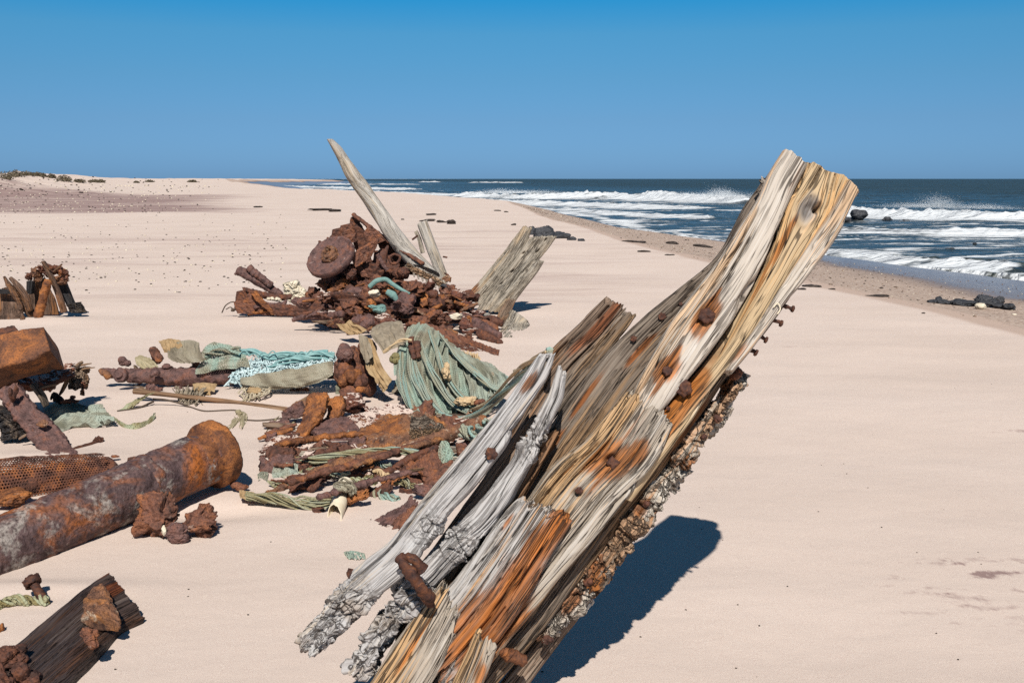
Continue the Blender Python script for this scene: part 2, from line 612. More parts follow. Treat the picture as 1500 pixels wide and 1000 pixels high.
def wirenet(rows, nu, nv, r=.002, seed=0, sag=.01):
    """open-mesh net: every cord a thin four-sided strand"""
    A = patch(rows, nu * 2 + 1, nv * 2 + 1)
    rs = np.random.RandomState(seed + 5)
    A = A + rs.normal(size=A.shape) * sag * .5
    gs = []
    for i in range(0, nu * 2 + 1):
        for j in range(0, nv * 2 + 1):
            if (i + j) % 2: continue
            for dj in (-1, 1):
                if i + 1 <= nu * 2 and 0 <= j + dj <= nv * 2 and rs.rand() > .04:
                    gs.append(((A[i, j]), (A[i + 1, j + dj])))
    E = np.array(gs)                        # n x 2 x 3
    d = E[:, 1] - E[:, 0]; d /= np.linalg.norm(d, axis=1)[:, None] + 1e-9
    up = np.array([.3, -.5, .8])
    n = np.cross(d, up); n /= np.linalg.norm(n, axis=1)[:, None] + 1e-9
    b = np.cross(d, n)
    vs = []
    for e in (0, 1):
        for (x, y) in ((1, 0), (0, 1), (-1, 0), (0, -1)):
            vs.append(E[:, e] + n * x * r + b * y * r)
    v = np.stack(vs, 1).reshape(-1, 3)
    base = (np.arange(len(E)) * 8)[:, None]
    q = np.concatenate([base + np.array([[k, (k + 1) % 4, 4 + (k + 1) % 4, 4 + k]]) for k in range(4)])
    return v, q, [], {'loc': v.copy(), 'stain': np.repeat(rs.rand(len(E)), 8)}
# ---------------------------------------------------------------- materials
class NM:
    def __init__(s, name):
        s.m = bpy.data.materials.new(name); s.m.use_nodes = True
        s.t = s.m.node_tree; s.t.nodes.clear()
        s.out = s.t.nodes.new('ShaderNodeOutputMaterial')
        s.b = s.t.nodes.new('ShaderNodeBsdfPrincipled')
        s.t.links.new(s.b.outputs[0], s.out.inputs[0])

    def n(s, t): return s.t.nodes.new('ShaderNode' + t)
    def l(s, a, b): s.t.links.new(a, b)

    def put(s, sock, v):
        if hasattr(v, 'links'): s.l(v, sock)
        else: sock.default_value = v

    def attr(s, name, vec=False):
        a = s.n('Attribute'); a.attribute_name = name
        return a.outputs['Vector' if vec else 'Fac']

    def pos(s): return s.n('NewGeometry').outputs['Position']
    def nz(s):
        x = s.n('SeparateXYZ'); s.l(s.n('NewGeometry').outputs['Normal'], x.inputs[0]); return x.outputs[2]

    def map(s, v, sc, off=(0, 0, 0)):
        m = s.n('Mapping'); s.l(v, m.inputs[0]); m.inputs['Scale'].default_value = sc; m.inputs['Location'].default_value = off
        return m.outputs[0]

    def noise(s, v, sc=1.0, det=6, rough=.55, dist=0.0):
        m = s.n('TexNoise'); s.l(v, m.inputs['Vector'])
        m.inputs['Scale'].default_value = sc; m.inputs['Detail'].default_value = det
        m.inputs['Roughness'].default_value = rough; m.inputs['Distortion'].default_value = dist
        return m.outputs['Fac']

    def vor(s, v, sc, feat='F1', out='Distance'):
        m = s.n('TexVoronoi'); m.feature = feat; s.l(v, m.inputs['Vector']); m.inputs['Scale'].default_value = sc
        return m.outputs[out]

    def ramp(s, f, st, interp='LINEAR'):
        r = s.n('ValToRGB'); s.l(f, r.inputs[0]); e = r.color_ramp.elements; r.color_ramp.interpolation = interp
        while len(e) < len(st): e.new(.5)
        for i, (p, c) in enumerate(st):
            e[i].position = p
            if not hasattr(c, '__len__'): c = (c, c, c)
            e[i].color = (*c, 1)
        return r.outputs[0]

    def mix(s, f, a, b, mode='MIX'):
        m = s.n('Mix'); m.data_type = 'RGBA'; m.blend_type = mode; m.clamp_factor = True
        s.put(m.inputs[0], f)
        for sk, v in ((m.inputs[6], a), (m.inputs[7], b)):
            if hasattr(v, 'links'): s.l(v, sk)
            else: sk.default_value = (*v, 1) if len(v) == 3 else v
        return m.outputs[2]

    def math(s, op, a, b=0.0, c=0.0, clamp=False):
        m = s.n('Math'); m.operation = op; m.use_clamp = clamp
        for i, v in enumerate((a, b, c)): s.put(m.inputs[i], v)
        return m.outputs[0]

    def bump(s, h, st, dist=.01, prev=None):
        b = s.n('Bump'); b.inputs['Strength'].default_value = st; b.inputs['Distance'].default_value = dist
        s.l(h, b.inputs['Height'])
        if prev is not None: s.l(prev, b.inputs['Normal'])
        return b.outputs[0]

    def fin(s, col, rough, nrm=None, spec=.3, metal=0.0):
        s.put(s.b.inputs['Base Color'], col if hasattr(col, 'links') else (*col, 1))
        s.put(s.b.inputs['Roughness'], rough)
        s.b.inputs['Specular IOR Level'].default_value = spec
        s.put(s.b.inputs['Metallic'], metal)
        if nrm is not None: s.l(nrm, s.b.inputs['Normal'])
        return s.m


def m_wood(name, dark, mid, light, warm=(.42, .26, .11), warmamt=.5, stc=(.27, .085, .014), lines=.8, bump=.5, weather=.5):
    w = NM(name)
    L = w.attr('loc', True)

    def nz(sc, off=(0, 0, 0), det=4, rough=.55, dist=0.0):
        return w.noise(w.map(L, sc, off), 1.0, det, rough, dist)
    fib = nz((2.6, 125, 125), (0, 0, 0), 5, .64, .05)
    fine = nz((6, 300, 300), (2, 2, 8), 3, .6)
    big = nz((1.3, 9, 9), (3, 1, 5), 5, .58, .15)
    f = w.math('ADD', w.math('MULTIPLY', fib, .72), w.math('MULTIPLY', big, .30))
    col = w.ramp(f, [(.405, dark), (.475, mid), (.54, mid), (.62, light)])
    # heartwood showing warm through the silvered skin, edges following the fibres
    wm = w.math('ADD', nz((1.0, 8, 8), (3, 2, 5), 4, .55, .2), w.math('MULTIPLY', w.math('SUBTRACT', fib, .5), .55))
    wm = w.ramp(wm, [(.60 - .2 * warmamt, 0), (.67 - .2 * warmamt, 1)])
    col = w.mix(w.math('MULTIPLY', wm, .8 if warmamt > 0 else 0.0), col, w.ramp(fib, [(.38, tuple(c * .5 for c in warm)), (.5, warm), (.64, tuple(min(1, c * 1.4) for c in warm))]))
    # grey-black weathering
    wt = w.math('ADD', nz((1.2, 15, 15), (6, 6, 2), 5, .62, .1), w.math('MULTIPLY', w.math('SUBTRACT', fib, .5), .6))
    col = w.mix(w.math('MULTIPLY', w.ramp(wt, [(.58, 0), (.68, 1)]), weather), col, w.ramp(fib, [(.4, tuple(c * .35 for c in dark)), (.6, dark)]))
    # rust bled from the fastenings
    st = w.math('ADD', w.attr('stain'), w.math('MULTIPLY', w.math('SUBTRACT', w.math('ADD', w.math('MULTIPLY', fib, .6), w.math('MULTIPLY', nz((4, 28, 28), (1, 8, 3)), .4)), .5), 1.5))
    sf = w.ramp(st, [(.30, 0), (.48, .8), (.9, .96)])
    sc = w.ramp(nz((4, 90, 90), (5, 5, 1), 5, .65), [(.34, tuple(c * .16 for c in stc)), (.47, tuple(c * .7 for c in stc)), (.56, stc), (.70, tuple(min(1, c * 1.5 + .012) for c in stc))])
    col = w.mix(sf, col, sc)
    # drying cracks: long, thin, dirt-filled
    gate = w.ramp(nz((2.4, 10, 10), (2, 9, 4), 3), [(.42, .0), (.54, 1)])
    gate2 = w.ramp(nz((5, 24, 24), (8, 3, 1), 3), [(.42, .0), (.56, 1)])

    def ridge(sc, off, wd, det=1, dist=0.0):
        return w.ramp(w.math('ABSOLUTE', w.math('SUBTRACT', nz(sc, off, det, .5, dist), .5)), [(wd * .45, 1), (wd, 0)])
    brk = w.ramp(fib, [(.44, 1), (.56, .15)])
    c1 = w.math('MULTIPLY', ridge((.9, 17, 17), (7, 1, 2), .007, 3), w.math('MULTIPLY', gate, brk))
    c2 = w.math('MULTIPLY', ridge((1.8, 44, 44), (3, 5, 2), .017, 2), w.math('MULTIPLY', gate2, brk))
    c3 = w.math('MULTIPLY', w.math('MULTIPLY', ridge((4.5, 95, 95), (1, 4, 9), .045, 1), gate), .8)
    lm = w.math('MAXIMUM', c1, w.math('MAXIMUM', c2, c3))
    col = w.mix(w.math('MULTIPLY', lm, lines), col, (.022, .014, .010))
    kn = w.attr('knot')
    col = w.mix(w.math('MULTIPLY', kn, .9), col, w.ramp(fib, [(.4, (.10, .09, .085)), (.6, (.30, .285, .28))]))
    # rotted checks
    rw = w.attr('rotw')
    ve = w.vor(w.map(w.mix(.10, L, w.n('TexNoise').outputs['Color']), (18, 24, 24)), 1.0, 'DISTANCE_TO_EDGE')
    rc = w.math('MULTIPLY', w.ramp(ve, [(.015, 1), (.06, 0)]), rw)
    dirt = nz((12, 14, 14), (4, 4, 4), 5, .65)
    col = w.mix(w.math('MULTIPLY', w.math('MULTIPLY', rw, .5), w.ramp(dirt, [(.52, 0), (.64, 1)])), col, (.26, .19, .13))
    col = w.mix(w.math('MULTIPLY', rc, .85), col, (.028, .019, .014))
    nb = w.bump(fib, bump * .8, .005)
    nb = w.bump(fine, bump * .8, .0025, nb)
    nb = w.bump(w.math('SUBTRACT', 1.0, w.math('MAXIMUM', lm, rc)), min(1, bump * 1.3), .009, nb)
    return w.fin(col, .86, nb, .2)


def m_rust(name, c0=(.022, .010, .008), c1=(.085, .030, .018), c2=(.24, .075, .022), c3=(.42, .30, .21), pale=.35, orange=.5, sc=1.0, sand=0.0, bump=.8):
    w = NM(name)
    L = w.attr('loc', True)
    a = w.noise(w.map(L, (9 * sc,) * 3), 1.0, 8, .62, .4)
    b = w.noise(w.map(L, (4 * sc,) * 3, (4, 7, 1)), 1.0, 6, .6, .8)
    c = w.noise(w.map(L, (6 * sc,) * 3, (11, 3, 2)), 1.0, 9, .68, .5)
    d = w.noise(w.map(L, (70 * sc,) * 3), 1.0, 5, .65)
    col = w.ramp(a, [(.33, c0), (.5, c1), (.66, tuple(.5 * (x + y) for x, y in zip(c1, c2)))])
    col = w.mix(w.ramp(b, [(.62 - .2 * orange, 0), (.74 - .16 * orange, 1)]), col, w.mix(a, tuple(.6 * x for x in c2), tuple(1.5 * x for x in c2)))
    pm = w.ramp(c, [(.72 - .2 * pale, 0), (.80 - .2 * pale, 1)])
    col = w.mix(w.math('MULTIPLY', pm, .75), col, w.mix(d, tuple(x * .7 for x in c3), c3))
    col = w.mix(w.ramp(d, [(.35, .75), (.55, 0)]), col, (.03, .013, .01))
    if sand:
        f = w.math('ADD', w.nz(), w.math('MULTIPLY', w.math('SUBTRACT', c, .5), 1.6))
        col = w.mix(w.ramp(f, [(1.0 - .55 * sand, 0), (1.12 - .55 * sand, 1)]), col, (.53, .42, .355))
    nb = w.bump(a, bump, .02 / sc)
    nb = w.bump(d, bump, .006 / sc, nb)
    return w.fin(col, w.ramp(d, [(.3, .62), (.7, .9)]), nb, .3)


def m_net(name, c0, c1, c2=None, cell=70.0, hole=.30, bump=.8, mesh=True):
    """fishing net / cloth: woven cords over the holes between them"""
    w = NM(name)
    L = w.attr('loc', True)
    x = w.n('SeparateXYZ'); w.l(L, x.inputs[0])
    wob = w.math('MULTIPLY', w.noise(w.map(L, (20, 20, 20)), 1.0, 2), .6)
    p = w.math('ADD', w.math('MULTIPLY', w.math('ADD', x.outputs[0], x.outputs[1]), cell), wob)
    q = w.math('ADD', w.math('MULTIPLY', w.math('SUBTRACT', x.outputs[0], x.outputs[1]), cell), wob)
    tr = w.math('MINIMUM', w.math('ABSOLUTE', w.math('SUBTRACT', w.math('FRACT', p), .5)), w.math('ABSOLUTE', w.math('SUBTRACT', w.math('FRACT', q), .5)))
    big = w.noise(w.map(L, (5, 16, 5)), 1.0, 4, .6, .5)
    f = w.math('ADD', w.math('MULTIPLY', w.attr('stain'), .55), w.math('MULTIPLY', big, .55))
    st = [(.25, c0), (.62, c1)]
    if c2: st = [(.25, c0), (.5, c1), (.72, c2)]
    col = w.ramp(f, st)
    col = w.mix(w.math('MULTIPLY', w.noise(L, 90, 3), .5), col, (.22, .17, .11), 'MULTIPLY')
    nb = w.bump(tr, bump, .01)
    w.fin(col, .8, nb, .15)
    if mesh:
        tp = w.n('BsdfTransparent'); mx = w.n('MixShader')
        al = w.ramp(tr, [(hole, 1), (hole + .05, 0)], 'LINEAR')
        al = w.math('MAXIMUM', al, w.ramp(big, [(.45, 0), (.62, 1)]))
        w.l(al, mx.inputs[0]); w.l(tp.outputs[0], mx.inputs[1]); w.l(w.b.outputs[0], mx.inputs[2])
        w.l(mx.outputs[0], w.out.inputs[0])
    return w.m


def m_plain(name, c0, c1, sc=20, rough=.8, bump=.5, spec=.3, dist=.01):
    w = NM(name)
    L = w.attr('loc', True)
    a = w.noise(L, sc, 6, .6, .3); d = w.noise(L, sc * 7, 4, .6)
    col = w.ramp(w.math('ADD', w.math('MULTIPLY', a, .7), w.math('MULTIPLY', d, .3)), [(.32, c0), (.66, c1)])
    return w.fin(col, rough, w.bump(d, bump, dist * .4, w.bump(a, bump, dist)), spec)


M = {}
M['pale'] = m_wood('bleached_timber', (.38, .325, .265), (.47, .41, .345), (.55, .505, .45), (.47, .30, .165), .36, (.36, .115, .018), lines=.95, weather=.06)
M['gold'] = m_wood('golden_timber', (.36, .26, .15), (.46, .335, .20), (.55, .455, .335), (.49, .285, .12), .45, (.34, .11, .017), lines=1.0, weather=.06)
M['core'] = m_wood('weathered_timber', (.085, .063, .046), (.165, .128, .098), (.27, .225, .18), (.22, .13, .065), .40, (.25, .075, .013), lines=1.0, bump=.9, weather=.5)
M['shorta'] = m_wood('silvered_golden_timber', (.22, .175, .135), (.35, .295, .235), (.46, .415, .36), (.42, .245, .105), .50, (.34, .11, .018), lines=1.0, bump=.8, weather=.2)
M['orange'] = m_wood('rust_soaked_timber', (.19, .165, .14), (.36, .33, .30), (.46, .44, .42), (.38, .20, .07), .3, (.36, .112, .018), lines=.95, bump=.9, weather=.3)
M['grey'] = m_wood('silver_grey_timber', (.31, .285, .27), (.395, .375, .36), (.46, .445, .43), (.34, .28, .215), .22, lines=.62, bump=.5, weather=.05)
M['rot'] = m_wood('rotted_timber', (.22, .18, .14), (.42, .365, .30), (.56, .52, .46), (.32, .17, .08), .35, lines=.5, bump=.9, weather=.2)
M['bone'] = m_wood('bone_white_timber', (.29, .255, .21), (.41, .37, .32), (.48, .45, .41), (.34, .27, .19), .25, lines=.55, bump=.6, weather=.2)
M['stump'] = m_wood('sun_dried_timber', (.22, .18, .135), (.36, .31, .245), (.47, .43, .37), (.34, .245, .15), .15, lines=.9, bump=.8, weather=.2)
M['brown'] = m_wood('brown_timber', (.10, .065, .045), (.20, .14, .10), (.32, .25, .19), (.22, .11, .05), .5, (.20, .06, .02), lines=.8, bump=.8)
M['tar'] = m_wood('tarred_timber', (.028, .018, .016), (.065, .045, .038), (.13, .10, .085), (.09, .04, .02), .3, (.16, .045, .015), lines=.8, bump=1.0)
M['tar'].node_tree.nodes['Principled BSDF'].inputs['Roughness'].default_value = .42
M['char'] = m_wood('charred_timber', (.016, .014, .014), (.035, .033, .034), (.075, .07, .07), (.06, .04, .03), .2, lines=.5, bump=.8)
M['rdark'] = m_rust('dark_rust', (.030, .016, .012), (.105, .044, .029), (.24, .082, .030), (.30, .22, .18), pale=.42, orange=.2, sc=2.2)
M['rust'] = m_rust('brown_rust', (.042, .020, .014), (.165, .070, .044), (.31, .108, .036), (.40, .29, .23), pale=.50, orange=.32, sc=2.0)
M['rpurple'] = m_rust('purple_rust', (.048, .026, .024), (.145, .080, .070), (.22, .085, .048), (.38, .28, .25), pale=.5, orange=.15, sc=1.8)
M['rorange'] = m_rust('orange_rust', (.05, .020, .012), (.16, .06, .025), (.36, .13, .035), pale=.3, orange=.75, sc=1.8)
M['rpale'] = m_rust('salted_rust', (.06, .03, .02), (.19, .09, .05), (.32, .13, .04), (.52, .41, .30), pale=.75, orange=.5, sc=2.0)
M['rsand'] = m_rust('sand_dusted_rust', (.035, .015, .012), (.12, .045, .03), (.24, .08, .03), pale=.35, orange=.3, sc=1.8, sand=.5)
M['rsand2'] = m_rust('sand_buried_rust', (.04, .018, .014), (.11, .045, .034), (.2, .07, .03), pale=.3, orange=.3, sc=1.5, sand=.8)
M['pipe'] = m_rust('scaled_pipe_rust', (.040, .024, .026), (.115, .070, .066), (.32, .095, .018), (.42, .37, .32), pale=.92, orange=.46, sc=.85, bump=.9)
M['bolt'] = m_rust('bolt_rust', (.02, .010, .009), (.07, .028, .018), (.17, .06, .022), pale=.15, orange=.3, sc=9)
M['teal'] = m_net('faded_green_netting', (.27, .24, .17), (.34, .35, .27), (.33, .43, .36), 55)
M['taupe'] = m_net('taupe_netting', (.20, .17, .12), (.33, .29, .21), (.40, .37, .28), 70, .36)
M['greynet'] = m_net('grey_green_netting', (.22, .22, .16), (.33, .34, .27), (.38, .43, .36), 60, .34)
M['olive'] = m_net('olive_netting', (.24, .20, .09), (.36, .34, .20), (.40, .43, .29), 48, .34)
M['aqua'] = m_net('turquoise_netting', (.25, .40, .36), (.12, .44, .46), (.40, .60, .58), 50, .38)
M['pool'] = m_plain('turquoise_cord', (.11, .25, .25), (.27, .42, .40), 15)
M['bluecord'] = m_plain('pale_blue_cord', (.34, .47, .47), (.58, .68, .68), 8)
M['dirtycord'] = m_plain('dirty_cord', (.30, .24, .15), (.50, .43, .32), 8)
M['strand'] = m_net('green_net_strands', (.33, .30, .20), (.38, .41, .33), (.30, .43, .38), 60, mesh=False)
M['olivestrand'] = m_net('olive_net_strands', (.24, .20, .10), (.36, .33, .20), (.40, .41, .29), 60, mesh=False)
M['tealcloth'] = m_plain('teal_cloth', (.09, .17, .155), (.20, .32, .285), 14, .8, .8)
M['redwood'] = m_wood('rust_brown_timber', (.06, .034, .025), (.125, .075, .052), (.22, .145, .105), (.20, .085, .03), .5, lines=.8, bump=.8)
M['rslab'] = m_rust('slab_rust', (.05, .022, .014), (.15, .062, .032), (.31, .11, .032), pale=.35, orange=.55, sc=1.2)
M['canvas'] = m_plain('stiff_grey_cloth', (.16, .125, .085), (.29, .24, .175), 18, .85)
M['tan'] = m_plain('tan_rag', (.20, .12, .055), (.40, .28, .15), 10, .8)
M['rag'] = m_plain('olive_rag', (.20, .16, .085), (.38, .33, .22), 10, .8)
M['cream'] = m_plain('cream_plastic', (.62, .50, .33), (.78, .71, .56), 6, .45, .15)
M['creamrock'] = m_plain('cream_stone', (.44, .36, .25), (.70, .63, .50), 14, .85, .8)
M['stick'] = m_wood('stick_bark', (.09, .05, .03), (.20, .12, .07), (.32, .22, .14), (.22, .11, .05), .4, lines=.5)
M['twine'] = m_plain('dark_twine', (.035, .025, .018), (.10, .07, .05), 30)
M['rope'] = m_plain('frayed_tan_rope', (.36, .24, .12), (.60, .45, .28), 20)
M['rock'] = m_plain('dark_rock', (.012, .013, .016), (.055, .056, .062), 5, .55, .8, .4, .06)
M['wrack'] = m_plain('dry_seaweed', (.018, .014, .012), (.07, .052, .042), 12, .8)
M['spray'] = m_plain('spray_drops', (.78, .80, .80), (.85, .86, .86), 5, .6, 0)
M['scrub'] = m_plain('dune_scrub', (.07, .055, .035), (.16, .13, .085), 6, .9)


def m_perf():
    w = NM('perforated_rust')
    L = w.attr('loc', True)
    x = w.n('SeparateXYZ'); w.l(L, x.inputs[0])
    row = w.math('MULTIPLY', x.outputs[1], 46.0)
    odd = w.math('MULTIPLY', w.math('FRACT', w.math('MULTIPLY', w.math('FLOOR', row), .5)), 1.0)
    u = w.math('SUBTRACT', w.math('FRACT', w.math('ADD', w.math('MULTIPLY', x.outputs[0], 40.0), odd)), .5)
    v = w.math('SUBTRACT', w.math('FRACT', row), .5)
    r = w.math('SQRT', w.math('ADD', w.math('MULTIPLY', u, u), w.math('MULTIPLY', v, v)))
    r = w.math('ADD', r, w.math('MULTIPLY', w.math('SUBTRACT', w.noise(w.map(L, (14, 14, 14)), 1, 4), .5), .5))
    a = w.noise(w.map(L, (9, 9, 9)), 1.0, 8, .62, .4)
    col = w.ramp(a, [(.33, (.035, .016, .012)), (.5, (.12, .05, .032)), (.66, (.26, .09, .03))])
    h = w.ramp(r, [(.26, 0), (.32, 1)])
    nb = w.bump(h, 1.0, .012, w.bump(a, .7, .02))
    w.fin(col, .85, nb, .25)
    tp = w.n('BsdfTransparent'); mx = w.n('MixShader')
    w.l(h, mx.inputs[0]); w.l(tp.outputs[0], mx.inputs[1]); w.l(w.b.outputs[0], mx.inputs[2]); w.l(mx.outputs[0], w.out.inputs[0])
    return w.m


M['perf'] = m_perf()


def m_sand():
    w = NM('beach_sand')
    P = w.pos()
    dark, wet, peb = w.attr('dark'), w.attr('wet'), w.attr('peb')
    big = w.noise(w.map(P, (.35, .8, .35)), 1.0, 4, .5)
    grain = w.noise(P, 420, 3, .7)
    speck = w.noise(P, 1100, 2, .6)
    col = w.ramp(big, [(.3, (.555, .447, .378)), (.7, (.61, .495, .424))])
    # heavy-mineral streaks lying across the beach
    st = w.noise(w.map(P, (.10, .5, 1)), 1.0, 8, .62, 1.2)
    st2 = w.noise(w.map(P, (1.1, 6, 1), (4, 2, 0)), 1.0, 5, .6, .5)
    k = w.math('ADD', w.math('ADD', w.math('MULTIPLY', st, .84), w.math('MULTIPLY', st2, .16)), w.math('MULTIPLY', w.math('SUBTRACT', dark, .5), .5))
    col = w.mix(w.ramp(k, [(.505, 0), (.62, .30), (.80, 1)]), col, (.27, .185, .165))
    col = w.mix(w.attr('damp'), col, (.40, .29, .225))
    # shingle on the slope
    pn_ = w.noise(P, 34, 4, .7)
    pc = w.ramp(w.vor(P, 26, out='Color'), [(0, (.20, .14, .11)), (.5, (.36, .27, .21)), (1, (.50, .42, .35))])
    col = w.mix(w.math('MULTIPLY', w.ramp(w.math('ADD', w.math('MULTIPLY', peb, .62), w.math('MULTIPLY', pn_, .5)), [(.5, 0), (.66, 1)]), .75), col, pc)
    col = w.mix(.8, col, w.ramp(grain, [(.3, (.33, .32, .315)), (.68, (.69, .69, .69))]), 'OVERLAY')
    col = w.mix(w.ramp(speck, [(.27, .8), (.36, 0)]), col, (.22, .15, .12))
    col = w.mix(w.math('MULTIPLY', wet, .85), col, (.145, .105, .085))
    rough = w.math('SUBTRACT', .92, w.math('MULTIPLY', wet, .72))
    rip = w.noise(w.map(P, (7, 12, 7)), 1.0, 5, .6, .4)
    dryb = w.math('SUBTRACT', 1.0, wet)
    nb = w.bump(rip, .13, .02)
    nb = w.bump(grain, .55, .0035, nb)
    nb = w.bump(w.math('MULTIPLY', w.math('MULTIPLY', w.vor(P, 26), peb), -1.0), .6, .02, nb)
    return w.fin(col, rough, nb, .2)


def m_sea():
    w = NM('sea_water')
    P = w.pos()
    foam, deep = w.attr('foam'), w.attr('deep')
    n1 = w.noise(w.map(P, (.5, 1.0, 1)), 1.0, 7, .68, .6)
    n2 = w.noise(w.map(P, (2.2, 5.0, 2)), 1.0, 6, .7, .6)
    nn = w.math('ADD', w.math('MULTIPLY', n1, .55), w.math('MULTIPLY', n2, .45))
    fm = w.ramp(w.math('ADD', foam, w.math('MULTIPLY', w.math('SUBTRACT', nn, .5), 2.4)), [(.34, 0), (.66, 1)])
    deepc = w.ramp(w.noise(w.map(P, (.02, .05, .02)), 1.0, 4), [(.3, (.022, .033, .034)), (.7, (.036, .050, .050))])
    shal = w.ramp(n1, [(.3, (.014, .024, .030)), (.7, (.045, .058, .060))])
    wc = w.mix(deep, shal, deepc)
    wc = w.mix(w.math('MULTIPLY', w.attr('crest'), .8), wc, (.085, .085, .055))
    wc = w.mix(w.ramp(w.attr('deep'), [(.985, 0), (1.0, 1)]), wc, (.003, .035, .065)) if False else wc
    col = w.mix(fm, wc, w.mix(n2, (.42, .45, .47), (.80, .81, .81)))
    rough = w.math('ADD', w.math('ADD', .20, w.math('MULTIPLY', deep, .16)), w.math('MULTIPLY', fm, .55))
    b1 = w.noise(w.map(P, (.9, 2.6, 1)), 1.0, 6, .66, .4)
    b2 = w.noise(w.map(P, (.14, .40, .2)), 1.0, 5, .6, .3)
    nb = w.bump(b2, .9, 2.0)
    nb = w.bump(w.math('MULTIPLY', b1, w.math('SUBTRACT', 1.0, w.math('MULTIPLY', deep, .6))), .6, .25, nb)
    nb = w.bump(w.math('MULTIPLY', n2, w.math('SUBTRACT', 1.0, deep)), .5, .05, nb)
    w.b.inputs['IOR'].default_value = 1.33
    m = w.fin(col, rough, nb, .20)
    return m


M['sand'] = m_sand()
M['sea'] = m_sea()
# ---------------------------------------------------------------- terrain and sea
SEA_Z = -1.2
_wl = [(1500, 412), (1350, 393), (1210, 376), (1000, 353), (880, 327), (800, 309), (700, 299), (600, 292.5), (480, 285), (405, 277.5), (352, 273)]
_wp = np.array([G(a, b, SEA_Z)[:2] for a, b in _wl])
_ext0 = np.array([[_wp[0, 0] + 20, _wp[0, 1] - 45], [_wp[0, 0] + 4.4, _wp[0, 1] - 12]])
_far = np.array([[-120, 420], [-105, 560], [-125, 800], [-330, 1500], [-900, 4000]])
WPOLY = np.concatenate([_ext0, _wp, _far])
_o = np.argsort(WPOLY[:, 1])
WY, WX = WPOLY[_o, 1], WPOLY[_o, 0]
_cl = [(1500, 494), (1340, 452), (1190, 419), (1100, 399), (1000, 377), (905, 352), (850, 332), (790, 316)]
_cp = np.array([G(a, b, 0)[:2] for a, b in _cl])
_cp = np.concatenate([[[_cp[0, 0] + 9, _cp[0, 1] - 14], [_cp[0, 0] + 1.8, _cp[0, 1] - 2.8]], _cp])
_cy = np.r_[_cp[:, 1], [75, 115, 182, 263, 420, 800, 4000]]
_cx = np.r_[_cp[:, 0], [-.5, -11, -41, -71, -132, -140, -930]]
_o = np.argsort(_cy); CY, CX = _cy[_o], _cx[_o]

MOUNDS = []        # (x, y, rx, ry, height) sand drifts and scours near the wreckage


def hz(x, y):
    x, y = np.asarray(x, float), np.asarray(y, float)
    xw, xc = np.interp(y, WY, WX), np.interp(y, CY, CX)
    t = (x - xc) / np.maximum(xw - xc, .5)
    z = 0.022 * fbm(x * .4, y * .55, 3, 3) + .003 * fbm(x * 2.2, y * 3.0, 1, 3) + .0007 * pn(x * 6 + .8 * pn(x, y), y * 15, 2)
    far = sstep(14, 60, y)
    z = z + far * (.10 * fbm(x * .06, y * .05, 5, 3))
    xf = x / np.maximum(y, 1.0)
    dn = sstep(.36, .52, -xf) * sstep(70, 135, y) * (1 - sstep(1200, 2600, y))
    hum = .45 + .55 * np.abs(fbm(x * .07, y * .06, 8, 4)) * 1.8
    z = z + dn * 2.5 * hum
    d2 = sstep(.10, .30, -xf) * sstep(170, 330, y) * (1 - sstep(1500, 3000, y))
    z = z + d2 * (1.25 + .9 * fbm(x * .05, y * .03, 4, 4))
    sl = np.clip(t, 0, 1)
    z = z - 1.2 * (sl - .06 * np.sin(sl * math.pi)) + .03 * pn(x * .8, y * .5, 6) * sl
    z = np.where(t > 1, z - np.minimum((x - xw) * .05, 4), z)
    z = np.where(t > 0, np.maximum(z, -6), z)
    for mx, my, rx, ry, h in MOUNDS:
        z = z + h * np.exp(-((x - mx) / rx) ** 2 - ((y - my) / ry) ** 2)
    return z


def gz(x, y): return float(hz(np.array([x]), np.array([y]))[0])


